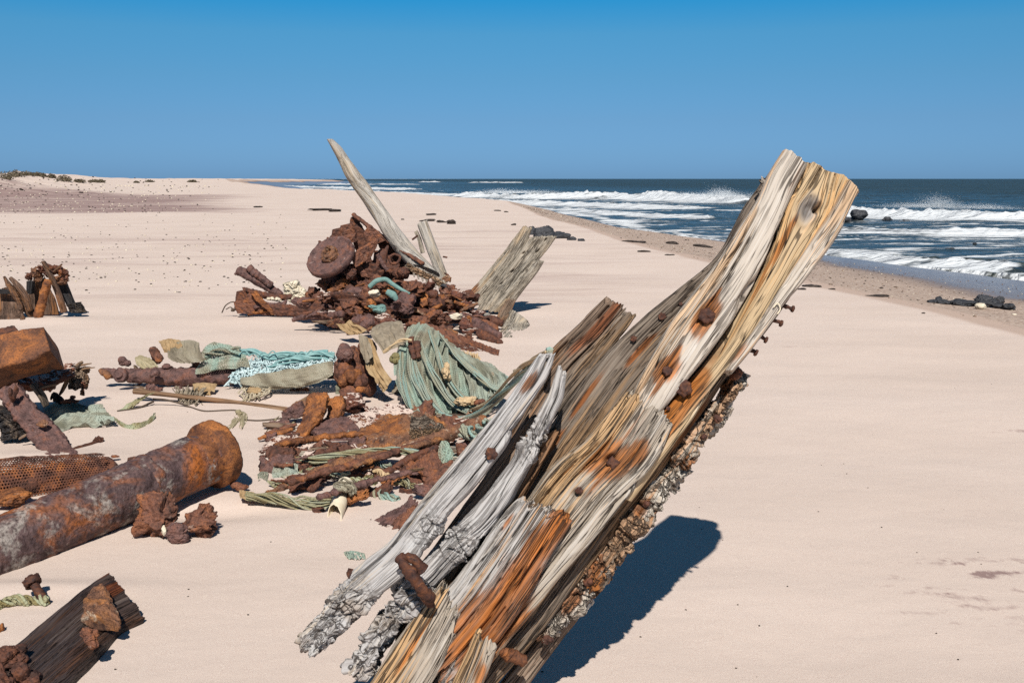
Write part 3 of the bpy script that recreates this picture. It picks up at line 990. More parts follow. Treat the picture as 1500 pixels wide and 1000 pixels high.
def build_ground():
    r = np.concatenate([np.geomspace(.35, 2.2, 26)[:-1], np.geomspace(2.2, 14, 470)[:-1], np.geomspace(14, 3200, 300)])
    a = np.concatenate([np.linspace(-math.pi, -.62, 60)[:-1], np.linspace(-.62, .62, 620), np.linspace(.62, math.pi, 60)[1:]])
    R, A = np.meshgrid(r, a, indexing='ij')
    x, y = R * np.sin(A), R * np.cos(A)
    z = hz(x, y)
    xw, xc = np.interp(y, WY, WX), np.interp(y, CY, CX)
    t = (x - xc) / np.maximum(xw - xc, .5)
    xf = x / np.maximum(y, 1)
    dark = .14 + .28 * sstep(10.5, 13, y) * (1 - sstep(26, 45, y)) * sstep(.35, .0, xf) + .10 * (y > 13)
    dark = dark + .85 * sstep(.20, .36, -xf + .05 * fbm(x * .05, y * .05, 0, 3)) * sstep(42, 52, y) * (1 - sstep(95, 125, y))
    dark = dark + .25 * sstep(.42, .46, -xf) * sstep(100, 120, y)
    scuff = np.clip(.45 + 1.5 * fbm(x * 4.5, y * 13, 6.5, 6, .62), 0, 1.6)
    # darker scuffs on the right foreground
    for px, py, rx, ry, k in ((1395, 605, .42, .12, .33), (1480, 630, .25, .06, .5), (1300, 560, .5, .07, .2), (1160, 508, .5, .07, .28), (1400, 835, .22, .12, .34), (1470, 850, .35, .2, .42),
                              (1270, 665, .16, .10, .22), (1240, 690, .4, .05, .2), (1380, 900, .3, .2, .32), (1480, 540, .5, .1, .2), (60, 505, .5, .1, .3), (330, 560, .6, .1, .1)):
        p = G(px, py)
        dark = dark + 1.15 * k * np.exp(-((x - p[0]) / (rx * 1.5)) ** 2 - ((y - p[1]) / (ry * 1.7)) ** 2) * scuff
    wth = .10 + .014 * np.clip(y - 12, 0, 30)
    wet = sstep(0, .14, t - wth + .07 * fbm(x * .25, y * .2, 2, 3))
    damp = .78 * sstep(-.004, .012, t + .003 * pn(x * 2, y * 2, 1)) + .2 * sstep(.2, .5, t)
    peb = sstep(.01, .06, t) * (1 - sstep(.05, .3, t - wth)) * (1 - .7 * sstep(60, 140, y))
    v = np.stack([x, y, z], -1).reshape(-1, 3)
    n0 = len(v)
    q = gridquads(len(r), len(a))[:, ::-1]
    add('beach_sand', (v, q, [list(range(len(a)))], {'dark': dark.ravel(), 'wet': wet.ravel(), 'peb': peb.ravel(), 'damp': damp.ravel()}), M['sand'], kind='structure')


def polydist(x, y, P):
    """distance to a polyline and the position along it (0..1)"""
    best = np.full(x.shape, 1e9); par = np.zeros(x.shape); side = np.zeros(x.shape)
    L = np.r_[0, np.cumsum(np.linalg.norm(np.diff(P, axis=0), axis=1))]
    for i in range(len(P) - 1):
        a, b = P[i], P[i + 1]; d = b - a; l2 = d @ d
        t = np.clip(((x - a[0]) * d[0] + (y - a[1]) * d[1]) / l2, 0, 1)
        dx, dy = x - a[0] - t * d[0], y - a[1] - t * d[1]
        ds = np.hypot(dx, dy); k = ds < best
        best = np.where(k, ds, best); par = np.where(k, (L[i] + t * (L[i + 1] - L[i])) / L[-1], par)
        side = np.where(k, np.sign(d[0] * dy - d[1] * dx), side)
    return best, par, side


def build_sea():
    r = np.concatenate([np.geomspace(16, 240, 560)[:-1], np.geomspace(240, 3000, 200)[:-1], np.geomspace(3000, 60000, 40)])
    a = np.concatenate([np.linspace(-1.2, -.3, 60)[:-1], np.linspace(-.3, .62, 470), np.linspace(.62, 1.75, 70)[1:]])
    R, A = np.meshgrid(r, a, indexing='ij')
    x, y = R * np.sin(A), R * np.cos(A)
    shore, _, _ = polydist(x, y, WPOLY[:-1])
    off = np.where(x > np.interp(y, WY, WX), shore, -shore)
    k = sstep(0, 60, off)
    fade = 1 - sstep(1200, 5000, R)
    # swell runs with the shore; chop on top
    ca, sa = math.cos(.35), math.sin(.35)
    u, w = x * ca + y * sa, -x * sa + y * ca        # w across the crests (mostly away from the camera)
    z = fade * ((.05 + .17 * k) * fbm(u * .05, w * .16, 1, 4) + (.05 + .04 * k) * fbm(u * .25, w * .7, 4, 3))
    z = z + .06 * fade * (1 - k) * pn(u * .12, w * .55, 9)
    foam = -.35 - .35 * sstep(60, 160, off)
    crest = np.zeros(x.shape)
    # loose foam in the surf zone and white caps further out
    pat = fbm(u * .10, w * .42, 12, 4)
    foam = foam + (.66 * sstep(-.15, .5, pat) + .55 * sstep(-.05, .45, fbm(u * .30, w * 1.4, 3, 4)) * (.4 + .6 * (1 - sstep(8, 45, off)))) * (1 - sstep(30, 130, off))
    foam = foam + .25 * (1 - sstep(0, 14, off))
    lace = np.exp(-(np.abs(off - 1.2 - .9 * fbm(x * .12, y * .08, 0, 3)) / .8) ** 2)
    foam = foam + .62 * lace
    wc = fbm(u * .02, w * .11, 21, 3)
    foam = foam + .75 * sstep(.62, .9, wc) * sstep(130, 250, off) * fade

    def breaker(pl, H, back, front, wash, seed, fm=1.0, brown=.6, base=SEA_Z):
        nonlocal z, foam, crest
        P = np.array([G(px, py, base)[:2] for px, py in pl])
        d, par, side = polydist(x, y, P)
        # seaward is the far side of the line
        yl = np.interp(x, P[:, 0], P[:, 1]) if P[-1, 0] > P[0, 0] else None
        s = np.where(y > yl, d, -d)
        inside = (par > 1e-4) & (par < 1 - 1e-4)
        end = sstep(0, .12, par) * sstep(0, .12, 1 - par) * inside
        jag = .75 + .45 * pn(x * .22, seed, 0) + .22 * pn(x * 1.3, y * .6, seed)
        Hh = H * jag * end
        z = z + Hh * np.where(s > 0, np.exp(-(s / back) ** 2), np.exp(-(s / front) ** 2)) * (1 + .35 * np.exp(-(s / .6) ** 2) * pn(x * 3.1, y * 3, seed))
        part = .28 + .82 * sstep(-.35, .25, pn(x * .09, seed * 3.3, 0))
        f = np.where(s > 0, 1.05 * np.exp(-(s / (front * .7)) ** 2), 1.05 * np.exp(-(s / (front * 2.2)) ** 2)) * part * (.75 + .5 * fbm(x * .9, y * .9, seed, 3))
        f = f + np.where(s < 0, .92 * np.exp(s / (wash * 1.25)), 0) * (.50 + .70 * sstep(-.3, .4, pn(x * .22, y * .6, seed + 4)))
        foam = np.maximum(foam, (f * fm) * end - .38 * (1 - end))
        crest = np.maximum(crest, brown * end * np.exp(-((s - front) / (front * 1.6)) ** 2) * (1.4 - part))

    breaker([(650, 288), (760, 290), (900, 291), (1010, 294), (1130, 299)], 1.05, 5.5, 1.6, 9, 1.3)
    breaker([(520, 288.5), (640, 293), (760, 298), (900, 302), (1110, 308)], .45, 4, 1.6, 8, 2.1, .95, .2)
    breaker([(1180, 313), (1300, 317), (1400, 320), (1520, 322), (1700, 326)], 1.0, 4.0, 1.1, 6, 3.7)
    breaker([(1150, 336), (1230, 340), (1370, 342), (1500, 344), (1720, 349)], .32, 3, 1.0, 4, 4.9, .9, .2)
    breaker([(820, 306), (900, 313), (1000, 318), (1080, 321)], .22, 2, .9, 4, 5.2, .75, .1)
    breaker([(940, 340), (1000, 350), (1060, 357), (1130, 364)], .20, 1.5, .7, 2.2, 6.6, .75, .3)
    breaker([(1190, 372), (1250, 376), (1330, 385), (1420, 392), (1530, 400)], .36, 1.8, .8, 1.6, 7.8, .55, .9)
    breaker([(1290, 391), (1370, 400), (1450, 408), (1560, 416)], .26, 1.0, .5, 1.2, 8.4, .58, .9)
    breaker([(470, 270), (540, 270.5), (620, 270.2)], .7, 7, 3.5, 16, 9.2, 1, .3)
    breaker([(400, 273), (470, 275), (560, 277), (640, 279)], .6, 5, 2.5, 12, 1.9, .95, .2)
    breaker([(430, 277), (500, 280), (600, 284), (720, 288)], .4, 4, 1.6, 8, 2.9, .85, .2)
    breaker([(690, 267.6), (730, 267.8), (775, 267.8)], .8, 8, 4, 12, 3.1, 1, .2)
    breaker([(610, 266.8), (628, 266.9), (644, 266.8)], 1.0, 8, 4, 10, 7.1, 1, .2)
    z = z + SEA_Z
    # the last film of water sits on the sand
    z = np.where(off < 0, np.minimum(z, SEA_Z - .02 + .02 * k), z)
    deep = sstep(35, 170, off)
    v = np.stack([x, y, z], -1).reshape(-1, 3)
    add('sea_water', (v, gridquads(len(r), len(a))[:, ::-1], [], {'foam': foam.ravel(), 'deep': deep.ravel(), 'crest': np.clip(crest, 0, 1).ravel()}), M['sea'], kind='structure')


# ---------------------------------------------------------------- sky and sun
SUN_EL, SUN_AZ = rad(47.0), math.atan2(.02, -1.0)      # azimuth measured from +Y towards +X: behind the camera


def build_light():
    w = bpy.data.worlds.new('World'); SC.world = w; w.use_nodes = True
    nt = w.node_tree; nt.nodes.clear()
    out = nt.nodes.new('ShaderNodeOutputWorld'); bg = nt.nodes.new('ShaderNodeBackground')
    sky = nt.nodes.new('ShaderNodeTexSky'); sky.sky_type = 'NISHITA'; sky.sun_disc = False
    sky.sun_elevation = SUN_EL; sky.sun_rotation = SUN_AZ
    sky.altitude = 0; sky.air_density = 1.0; sky.dust_density = .3; sky.ozone_density = 4.0
    bg.inputs['Strength'].default_value = .075
    tc = nt.nodes.new('ShaderNodeTexCoord'); sp = nt.nodes.new('ShaderNodeSeparateXYZ')
    nt.links.new(tc.outputs['Generated'], sp.inputs[0])
    rp = nt.nodes.new('ShaderNodeValToRGB'); nt.links.new(sp.outputs[2], rp.inputs[0])
    el = rp.color_ramp.elements
    while len(el) < len(SKY_TINT): el.new(.5)
    for i, (p, c) in enumerate(SKY_TINT):
        el[i].position = p; el[i].color = (*c, 1)
    mx = nt.nodes.new('ShaderNodeMix'); mx.data_type = 'RGBA'; mx.blend_type = 'MULTIPLY'; mx.inputs[0].default_value = 1
    nt.links.new(sky.outputs[0], mx.inputs[6]); nt.links.new(rp.outputs[0], mx.inputs[7])
    nt.links.new(mx.outputs[2], bg.inputs[0]); nt.links.new(bg.outputs[0], out.inputs[0])
    sd = bpy.data.lights.new('sun', 'SUN'); sd.energy = 5.0; sd.angle = rad(.53); sd.color = (1, .955, .89)
    so = bpy.data.objects.new('sun', sd); COL.objects.link(so)
    ce = math.cos(SUN_EL)
    d = np.array([math.sin(SUN_AZ) * ce, math.cos(SUN_AZ) * ce, math.sin(SUN_EL)])   # towards the sun
    from mathutils import Vector
    so.rotation_euler = Vector(d).to_track_quat('Z', 'Y').to_euler()
    so.location = (0, -5, 12)


SKY_TINT = [(q, tuple(x / 1.15 for x in c)) for q, c in ((.01, (.30, .62, 1.30)), (.056, (.35, .64, 1.07)), (.096, (.35, .72, 1.03)), (.136, (.32, .82, 1.08)), (.172, (.10, .84, 1.20)), (.36, (.30, .56, .66)))]

SC.view_settings.view_transform = 'Standard'
SC.view_settings.look = 'None'
SC.view_settings.exposure = 0.2
SC.view_settings.gamma = 1.0
SC.cycles.use_denoising = False
SC.cycles.max_bounces = 6
SC.cycles.transparent_max_bounces = 24
# ---------------------------------------------------------------- the great leaning timber in front
B_ = V(650, 1000, 2.55); T_ = V(1200, 240, 2.84)
AX = (T_ - B_) / np.linalg.norm(T_ - B_)
_mid = (B_ + T_) / 2
_v = C0 - _mid
NRM = _v - AX * (_v @ AX); NRM /= np.linalg.norm(NRM)
ACR = np.cross(NRM, AX); ACR /= np.linalg.norm(ACR)
if ACR[0] < 0: ACR = -ACR


def FP(px, py, off=0.0):
    """photo pixel -> point on the timber's face, raised by off along its normal"""
    d = ray(px, py); o = T_ + NRM * off
    return C0 + d * (((o - C0) @ NRM) / (d @ NRM))


def FL(s, off=0.0):
    out = []
    for w in s.split():
        f = [float(q) for q in w.split(',')]
        out.append(FP(f[0], f[1], off + (f[2] if len(f) > 2 else 0)))
    return np.array(out)


def ST(lst, off=0.0):
    """stains: px, py, length along the grain (m), width (m), strength"""
    return [(FP(a, b, off), c, d, e) for a, b, c, d, e in lst]


def build_stem():
    st = thing('ship_timber', (B_[0] - .2, B_[1] - .05, gz(B_[0] - .2, B_[1])),
               'huge weathered ship timber leaning up to the right out of the sand, planks bolted on', 'ship timber')
    # rear grey body of the stem
    o = -.075
    core = slab(FL('1136,240 1092,300 1050,372 988,424 926,476 860,545 760,690 655,850 545,1010 440,1170', o),
                FL('1246,270 1218,345 1170,420 1120,490 1072,545 985,668 905,775 810,905 725,1010 615,1170', o), .17, 640, 230, 5, 'wood', 1.0,
                {'splits': 16, 'crack': 1.35, 'ridge': 1.4, 'fibre': 1.3, 'lump': 1.1}, NRM, (.02, 0),
                ST([(945, 490, .08, .012, .8), (862, 560, .10, .012, .7), (820, 620, .06, .02, .6), (1000, 655, .2, .015, .5)], o))
    add('body', core, M['core'], st)
    # upper pale slab with the rounded lower end
    o = .03
    pale = slab(FL('1149,215 1128,250 1111,288 1072,350 1036,400 985,468 945,540 922,590', o),
                FL('1184,239 1166,274 1150,312 1126,370 1099,425 1068,478 1030,530 962,612', o), [.07, .09, .09, .07], 420, 150, 3.2, 'wood', 2.0,
                {'splits': 7, 'crack': .55, 'ridge': .8, 'fibre': .45, 'lump': .8}, NRM, (.008, .012),
                ST([(1035, 462, .065, .032, 1.0), (1046, 438, .05, .007, 1.0), (975, 540, .05, .030, 1.0), (985, 525, .05, .012, .9), (968, 560, .06, .010, .7), (1165, 262, .12, .010, .40)], o),
                [(FP(1094, 430, o), .05, .012, .02), (FP(1035, 464, o), .030, .026, .014), (FP(975, 541, o), .022, .019, .010)])
    add('upper_slab', pale, M['pale'], st)
    # golden face with the knot hole
    o = 0.0
    gold = slab(FL('1168,233 1152,290 1126,370 1096,430 1040,524 985,585 930,650 880,715', o),
                FL('1248,262 1222,308 1190,356 1142,430 1092,506 1052,560 985,655 925,735', o), .10, 520, 170, 4, 'wood', 3.0,
                {'splits': 10, 'crack': .8, 'ridge': 1.0, 'fibre': .6, 'wavy': 1.8, 'lump': 1.2}, NRM, (.02, 0),
                ST([(1150, 350, .10, .010, .75), (1165, 325, .05, .008, .55), (1004, 572, .11, .04, 1.1), (972, 612, .10, .045, 1.05), (1120, 395, .2, .006, .5), (1040, 520, .12, .015, .4)], o),
                [(FP(1197, 306, o), .013, .009, .06), (FP(1166, 268, o), .035, .010, .03), (FP(1075, 480, o), .20, .016, .022), (FP(1030, 540, o), .10, .016, .016)],
                knots=[(FP(1183, 307, o), .040, .024, .012)])
    g = add('knotted_face', gold, M['gold'], st)
    # thin rim board along the right edge
    o = .012
    rim = slab(FL('1243,262 1216,312 1184,358 1138,430 1092,500 1064,540', o), FL('1262,280 1231,342 1194,395 1148,452 1098,516 1074,545', o), .15, 380, 110, 4, 'wood', 4.0,
               {'splits': 4, 'crack': .6, 'ridge': .8, 'fibre': .6}, NRM, (.006, .01), ST([(1085, 515, .06, .02, .5)], o))
    add('rim_board', rim, M['pale'], st)
    # back boards at the upper left
    o = -.14
    b1 = slab(FL('884,438 850,472 808,510 770,560 720,640', o), FL('914,456 880,500 835,550 800,600 750,680', o), .06, 200, 90, 5, 'wood', 5.0, {'splits': 7, 'crack': 1.3, 'ridge': 1.4}, NRM, (.03, 0),
              ST([(880, 475, .12, .03, .7), (850, 500, .08, .03, .5)], o))
    add('back_board', b1, M['brown'], st)
    o = -.115
    b2 = slab(FL('912,456 876,496 838,540 800,590', o), FL('926,468 892,512 850,562 810,615', o), .05, 200, 80, 4, 'wood', 6.0, {'splits': 6, 'crack': 1.4, 'ridge': 1.5}, NRM, (.03, 0))
    add('back_board', b2, M['core'], st)
    # short split plank, silver and gold
    o = .045
    a1 = slab(FL('914,574 888,606 858,642 806,684 766,736 720,800 640,880 560,985 450,1150', o),
              FL('987,622 962,672 925,722 880,780 830,836 775,905 705,995 575,1160', o), .11, 520, 210, 5, 'wood', 7.0,
              {'splits': 16, 'crack': 1.05, 'ridge': 1.2, 'fibre': .9, 'wavy': 1.7, 'lump': 1.2}, NRM, (.03, 0),
              ST([(897, 676, .08, .06, .85), (930, 668, .06, .03, .85), (920, 640, .12, .02, .45), (880, 705, .10, .02, .5), (735, 930, .10, .05, .8), (660, 960, .05, .03, .4), (690, 985, .08, .05, .85), (610, 965, .12, .012, .5)], o),
              [(FP(893, 672, o), .018, .012, .035), (FP(846, 722, o), .014, .012, .03), (FP(674, 940, o), .012, .008, .03)])
    add('split_plank', a1, M['shorta'], st)
    # rust-soaked plank in front
    o = .10
    a2 = slab(FL('754,733 726,768 690,815 662,852 640,878 615,915', o), FL('836,766 812,808 776,868 742,920 708,962 668,1000', o), .09, 420, 220, 6, 'wood', 8.0,
              {'splits': 16, 'crack': 1.25, 'ridge': 1.1, 'fibre': 1.0, 'lump': .8}, NRM, (.04, .06),
              ST([(815, 775, .09, .035, 1.0), (790, 800, .10, .05, .9), (760, 850, .13, .06, .85), (720, 905, .12, .07, .9), (700, 940, .10, .08, 1.1), (745, 760, .05, .008, .6), (680, 900, .12, .03, .6)], o))
    add('rust_soaked_plank', a2, M['orange'], st)
    # grey bark-like pieces at the foot
    o = .115
    a3 = slab(FL('640,862 612,892 580,938 540,1000 470,1100', o), FL('668,905 660,940 640,985 612,1030 540,1130', o), .07, 240, 110, 4, 'wood', 9.0,
              {'splits': 6, 'crack': 1.3, 'ridge': 1.6, 'fibre': 1.2, 'wavy': 2}, NRM, (.05, 0), ST([(600, 955, .12, .015, .5)], o))
    add('grey_strip', a3, M['shorta'], st)
    a4 = slab(FL('694,925 680,958 662,1000 640,1050', o), FL('722,955 712,985 696,1020 670,1070', o), .06, 120, 80, 4, 'wood', 10.0, {'crack': 1.3, 'ridge': 1.6}, NRM, (.05, 0),
              ST([(705, 985, .06, .03, .6)], o))
    add('grey_strip', a4, M['shorta'], st)
    # the two silver grey planks on the left
    o = .15
    p1 = slab(FL('786,522 770,544 735,594 690,644 642,700 604,744 566,792 526,826 482,876 437,938', o),
              FL('812,520 800,556 768,602 730,662 690,714 655,752 626,796 588,844 528,892 462,962', o), [.045, .08, .09, .09, .11, .09], 560, 170, 5, 'wood', 11.0,
              {'splits': 7, 'crack': .7, 'ridge': .5, 'fibre': .7, 'lump': 1.2}, NRM, (.016, .03), ST([(775, 560, .04, .015, .7), (720, 662, .02, .012, .4)], o),
              (), True, ('rot', lambda s, X: np.maximum(sstep(.74, .84, s), .85 * np.exp(-((s - .56) / .05) ** 2) * (X > -.2))))
    add('silver_plank', p1, M['grey'], st)
    o = .10
    p2 = slab(FL('817,538 803,572 790,600 762,652 728,704 690,750 650,782 614,824 570,876 506,985', o),
              FL('828,552 824,584 814,606 796,650 762,706 728,764 690,806 654,842 612,884 530,995', o), [.05, .08, .09, .10, .10], 520, 160, 4.5, 'wood', 12.0,
              {'splits': 7, 'crack': .8, 'ridge': .6, 'fibre': .7, 'lump': 1.6}, NRM, (.02, .03), (),
              [(FP(678, 778, o), .012, .010, .02), (FP(800, 640, o), .03, .02, .02)], True,
              ('rot', lambda s, X: np.maximum(np.maximum(sstep(.66, .74, s), np.exp(-((s - .20) / .045) ** 2)), np.exp(-((s - .55) / .05) ** 2))))
    add('silver_plank', p2, M['grey'], st)
    o = .015
    bk = slab(FL('770,610 720,680 668,752 620,820 560,905', o), FL('815,640 770,720 716,800 660,872 600,950', o), .05, 220, 90, 5, 'wood', 18.0, {'crack': 1.4, 'ridge': 1.6}, NRM, (.04, .03))
    add('back_board', bk, M['brown'], st)
    # rotted, barnacled strakes hanging under the right edge
    o = -.115
    for i, (l, r, sd, lab) in enumerate((
            ('1066,548 1040,590 1010,632 982,668', '1090,556 1070,592 1038,642 1006,690', 13.0, 'cream crumbling strake'),
            ('985,664 955,700 930,738 912,764', '1010,690 985,716 962,752 934,786', 14.0, None),
            ('926,738 895,772 868,806 846,836', '958,756 934,796 905,838 872,868', 15.0, None),
            ('862,812 826,852 804,884 786,925', '898,838 876,872 846,908 812,940', 16.0, None))):
        g = slab(FL(l, o), FL(r, o), .13, 150, 110, 2.6, 'rot', sd, {'lump': 1.5, 'crack': .8}, NRM, (.05, .05),
                 ST([(1060, 570, .03, .02, .7), (940, 745, .05, .02, .6), (905, 750, .03, .02, .8), (868, 835, .05, .03, .7), (835, 880, .06, .03, .8), (795, 925, .05, .03, .5)], o))
        c = add('rotted_strake', g, M['rot'], st)
    o = -.19
    low = slab(FL('905,770 850,850 790,930 735,1000 650,1120', o), FL('925,790 872,872 815,950 762,1020 680,1130', o), .09, 260, 90, 4, 'wood', 17.0, {'crack': 1.5, 'ridge': 1.6}, NRM, (.04, 0))
    add('lower_strake', low, M['brown'], st)
    # rusty bits along the strake
    for i, (px, py, r) in enumerate(((1078, 548, 11), (1062, 540, 8), (948, 735, 10), (1052, 612, 7), (800, 935, 10), (862, 850, 9), (1030, 640, 6))):
        add('rust_scab', lump(FP(px, py, -.10), (r * .0021,) * 3, 10, i + 3, blobs=4), M['rdark'], st)
    # fastenings
    up = AX
    for i, (px, py, o, rh, hh) in enumerate(((1035, 463, .022, .021, .013), (975, 541, .024, .013, .009), (1004, 570, .000, .022, .014), (897, 677, .040, .017, .004), (718, 663, .153, .015, .008),
                                             (850, 719, .038, .011, .004), (979, 598, .004, .006, .003), (968, 462, -.074, .010, .004), (930, 497, -.074, .009, .004), (997, 445, -.072, .005, .003))):
        p = FP(px, py, o)
        ln = .05
        add('bolt_head', bolt(p - NRM * ln, NRM + ACR * .10 * math.sin(i * 2.1), rh, hh, rh * .55, ln, 6 if i != 3 else 4, i, .004), M['bolt'], st)
    # nails sticking out of the right edge
    for i, (bx, by, hx, hy) in enumerate(((1146, 448, 1160, 452), (1128, 466, 1143, 473), (1108, 488, 1121, 497), (1092, 507, 1106, 516))):
        a, b = FP(bx - 8, by - 3, -.05), FP(hx, hy, -.06)
        d = b - a
        add('nail', bolt(a, d, .0095, .006, .0048, np.linalg.norm(d), 10, i + 20, .001), M['bolt'], st)
    add('wire', tube(FL('1133,450 1139,444 1143,452 1139,460', .02), .0018, 24, 6), M['cream'], st)
    # bent iron strap between the two silver planks
    hk = tube(FL('584,816,.21 600,838,.225 616,858,.215 626,876,.19 630,884,.16', 0), [.010, .013, .012, .013, .009], 40, 12, 'rust', 4, {'scale': .35}, 1.3)
    hk2 = tube(FL('586,814,.21 606,820,.215 618,834,.20', 0), [.010, .012, .015], 24, 12, 'rust', 5, {'scale': .35})
    hl = lump(FP(613, 832, .20), (.020, .018, .022), 14, 9, blobs=4, amp=.6)
    add('bent_strap', join(hk, hk2, hl), M['bolt'], st)
    add('bolt_end', join(tube(FL('726,948,.02 742,956,-.01 752,962,-.02 768,968,-.03'), [.008, .012, .016, .017], 40, 14, 'rust', 8, {'scale': .5}), lump(FP(766, 967, -.03), (.016, .014, .014), 12, 4, blobs=3)), M['rorange'], st)
    add('bolt_end', join(tube(FL('512,843,.12 516,840,.12'), [.012, .016], 12, 12, 'rust', 9, {'scale': .4}), lump(FP(515, 836, .11), (.014, .012, .014), 10, 6, blobs=3)), M['bolt'], st)
    # a pale chip still clinging to the left of the top, a white splinter
    add('splinter', slab(FL('1116,258 1113,264', -.02), FL('1122,262 1118,270', -.02), .02, 20, 24, 2.5, 'rot', 40, {'lump': .5}, NRM), M['pale'], st)
    return st
# ---------------------------------------------------------------- wreckage
def rod(s, Y, r, **kw):
    """rod through photo pixels; r in photo pixels"""
    P = PL(s, Y)
    m = MPX(np.mean([p[1] for p in P]))
    rr = [q * m for q in r] if np.ndim(r) else r * m
    return tube(P, rr, **kw)


def brd(l, r, Y, th, **kw):
    """board / plate between two edge polylines in photo pixels; th = thickness in metres"""
    return slab(PL(l, Y), PL(r, Y), th, **kw)


def drift(px, py, rx, ry, h):
    p = G(px, py); MOUNDS.append((p[0], p[1], rx, ry, h))


def build_wreck():
    for a in ((560, 492, 1.2, .35, .04), (400, 470, .8, .25, .03), (60, 470, .9, .3, .04), (330, 580, 1.4, .25, .025), (500, 660, .6, .2, .03), (60, 672, .4, .15, .03), (290, 750, .45, .12, -.04), (60, 860, .4, .08, .02)):
        drift(*a)
    YK[0] = 1.09; far_pile()
    YK[0] = 1.17; far_left_bits()
    YK[0] = 1.0; small_debris(); left_cluster(); middle_nets(); middle_iron(); left_iron(); near_left()


GP_RUB = 'rusted lumps heaped in the far wreck pile'


def scrap(kind, px, py, Y, r, seed, ang=None):
    """one small piece of wreckage, r photo pixels long, lying where the photo shows it"""
    rs = np.random.RandomState(seed)
    c = VG(px, py, Y, r * .25 * MPX(Y))
    m = MPX(c[1])
    a = ang if ang is not None else rs.uniform(-.5, .6)
    u = np.array([math.cos(a), rs.uniform(-.5, .5), math.sin(a)]); u /= np.linalg.norm(u)
    n = np.array([rs.uniform(-.5, .5), -.75, rs.uniform(.2, 1.0)]); n -= u * (n @ u); n /= np.linalg.norm(n)
    v = np.cross(n, u)
    L = r * m
    if kind == 'plate':
        k = 5
        t = np.linspace(-.5, .5, k)
        w = L * rs.uniform(.22, .42)
        A = np.array([c + u * L * x + v * w * rs.uniform(.35, 1.1) for x in t]); B = np.array([c + u * L * x - v * w * rs.uniform(.35, 1.1) for x in t])
        return slab(A, B, rs.uniform(.015, .035), 44, 44, 4, 'rust', seed, {'scale': .5, 'lump': 1.6}, n, (.03, .03), smooth=bool(rs.rand() < .5))
    if kind == 'bar':
        P = [c - u * L * .5, c + v * L * .06 * rs.normal(), c + u * L * .5]
        q = L * rs.uniform(.07, .12)
        return tube(P, [q * .6, q, q * 1.1, q * .7], 44, 14, 'rust', seed, {'scale': .5, 'lump': 1.8}, flat=rs.uniform(.5, 1))
    if kind == 'wood':
        A = np.array([c - u * L * .5 + v * L * .07, c + v * L * .09, c + u * L * .5 + v * L * .03]); B = A - v * L * rs.uniform(.10, .2)
        return slab(A, B, L * .1, 44, 40, 4, 'wood', seed, {'crack': 1.0, 'ridge': 1.5}, n, (.04, .04))
    return lump(c, (L * .5, L * .4, L * rs.uniform(.25, .42)), 18, seed, rs.choice([0, 4]), 9, 1.2, chunks=12)


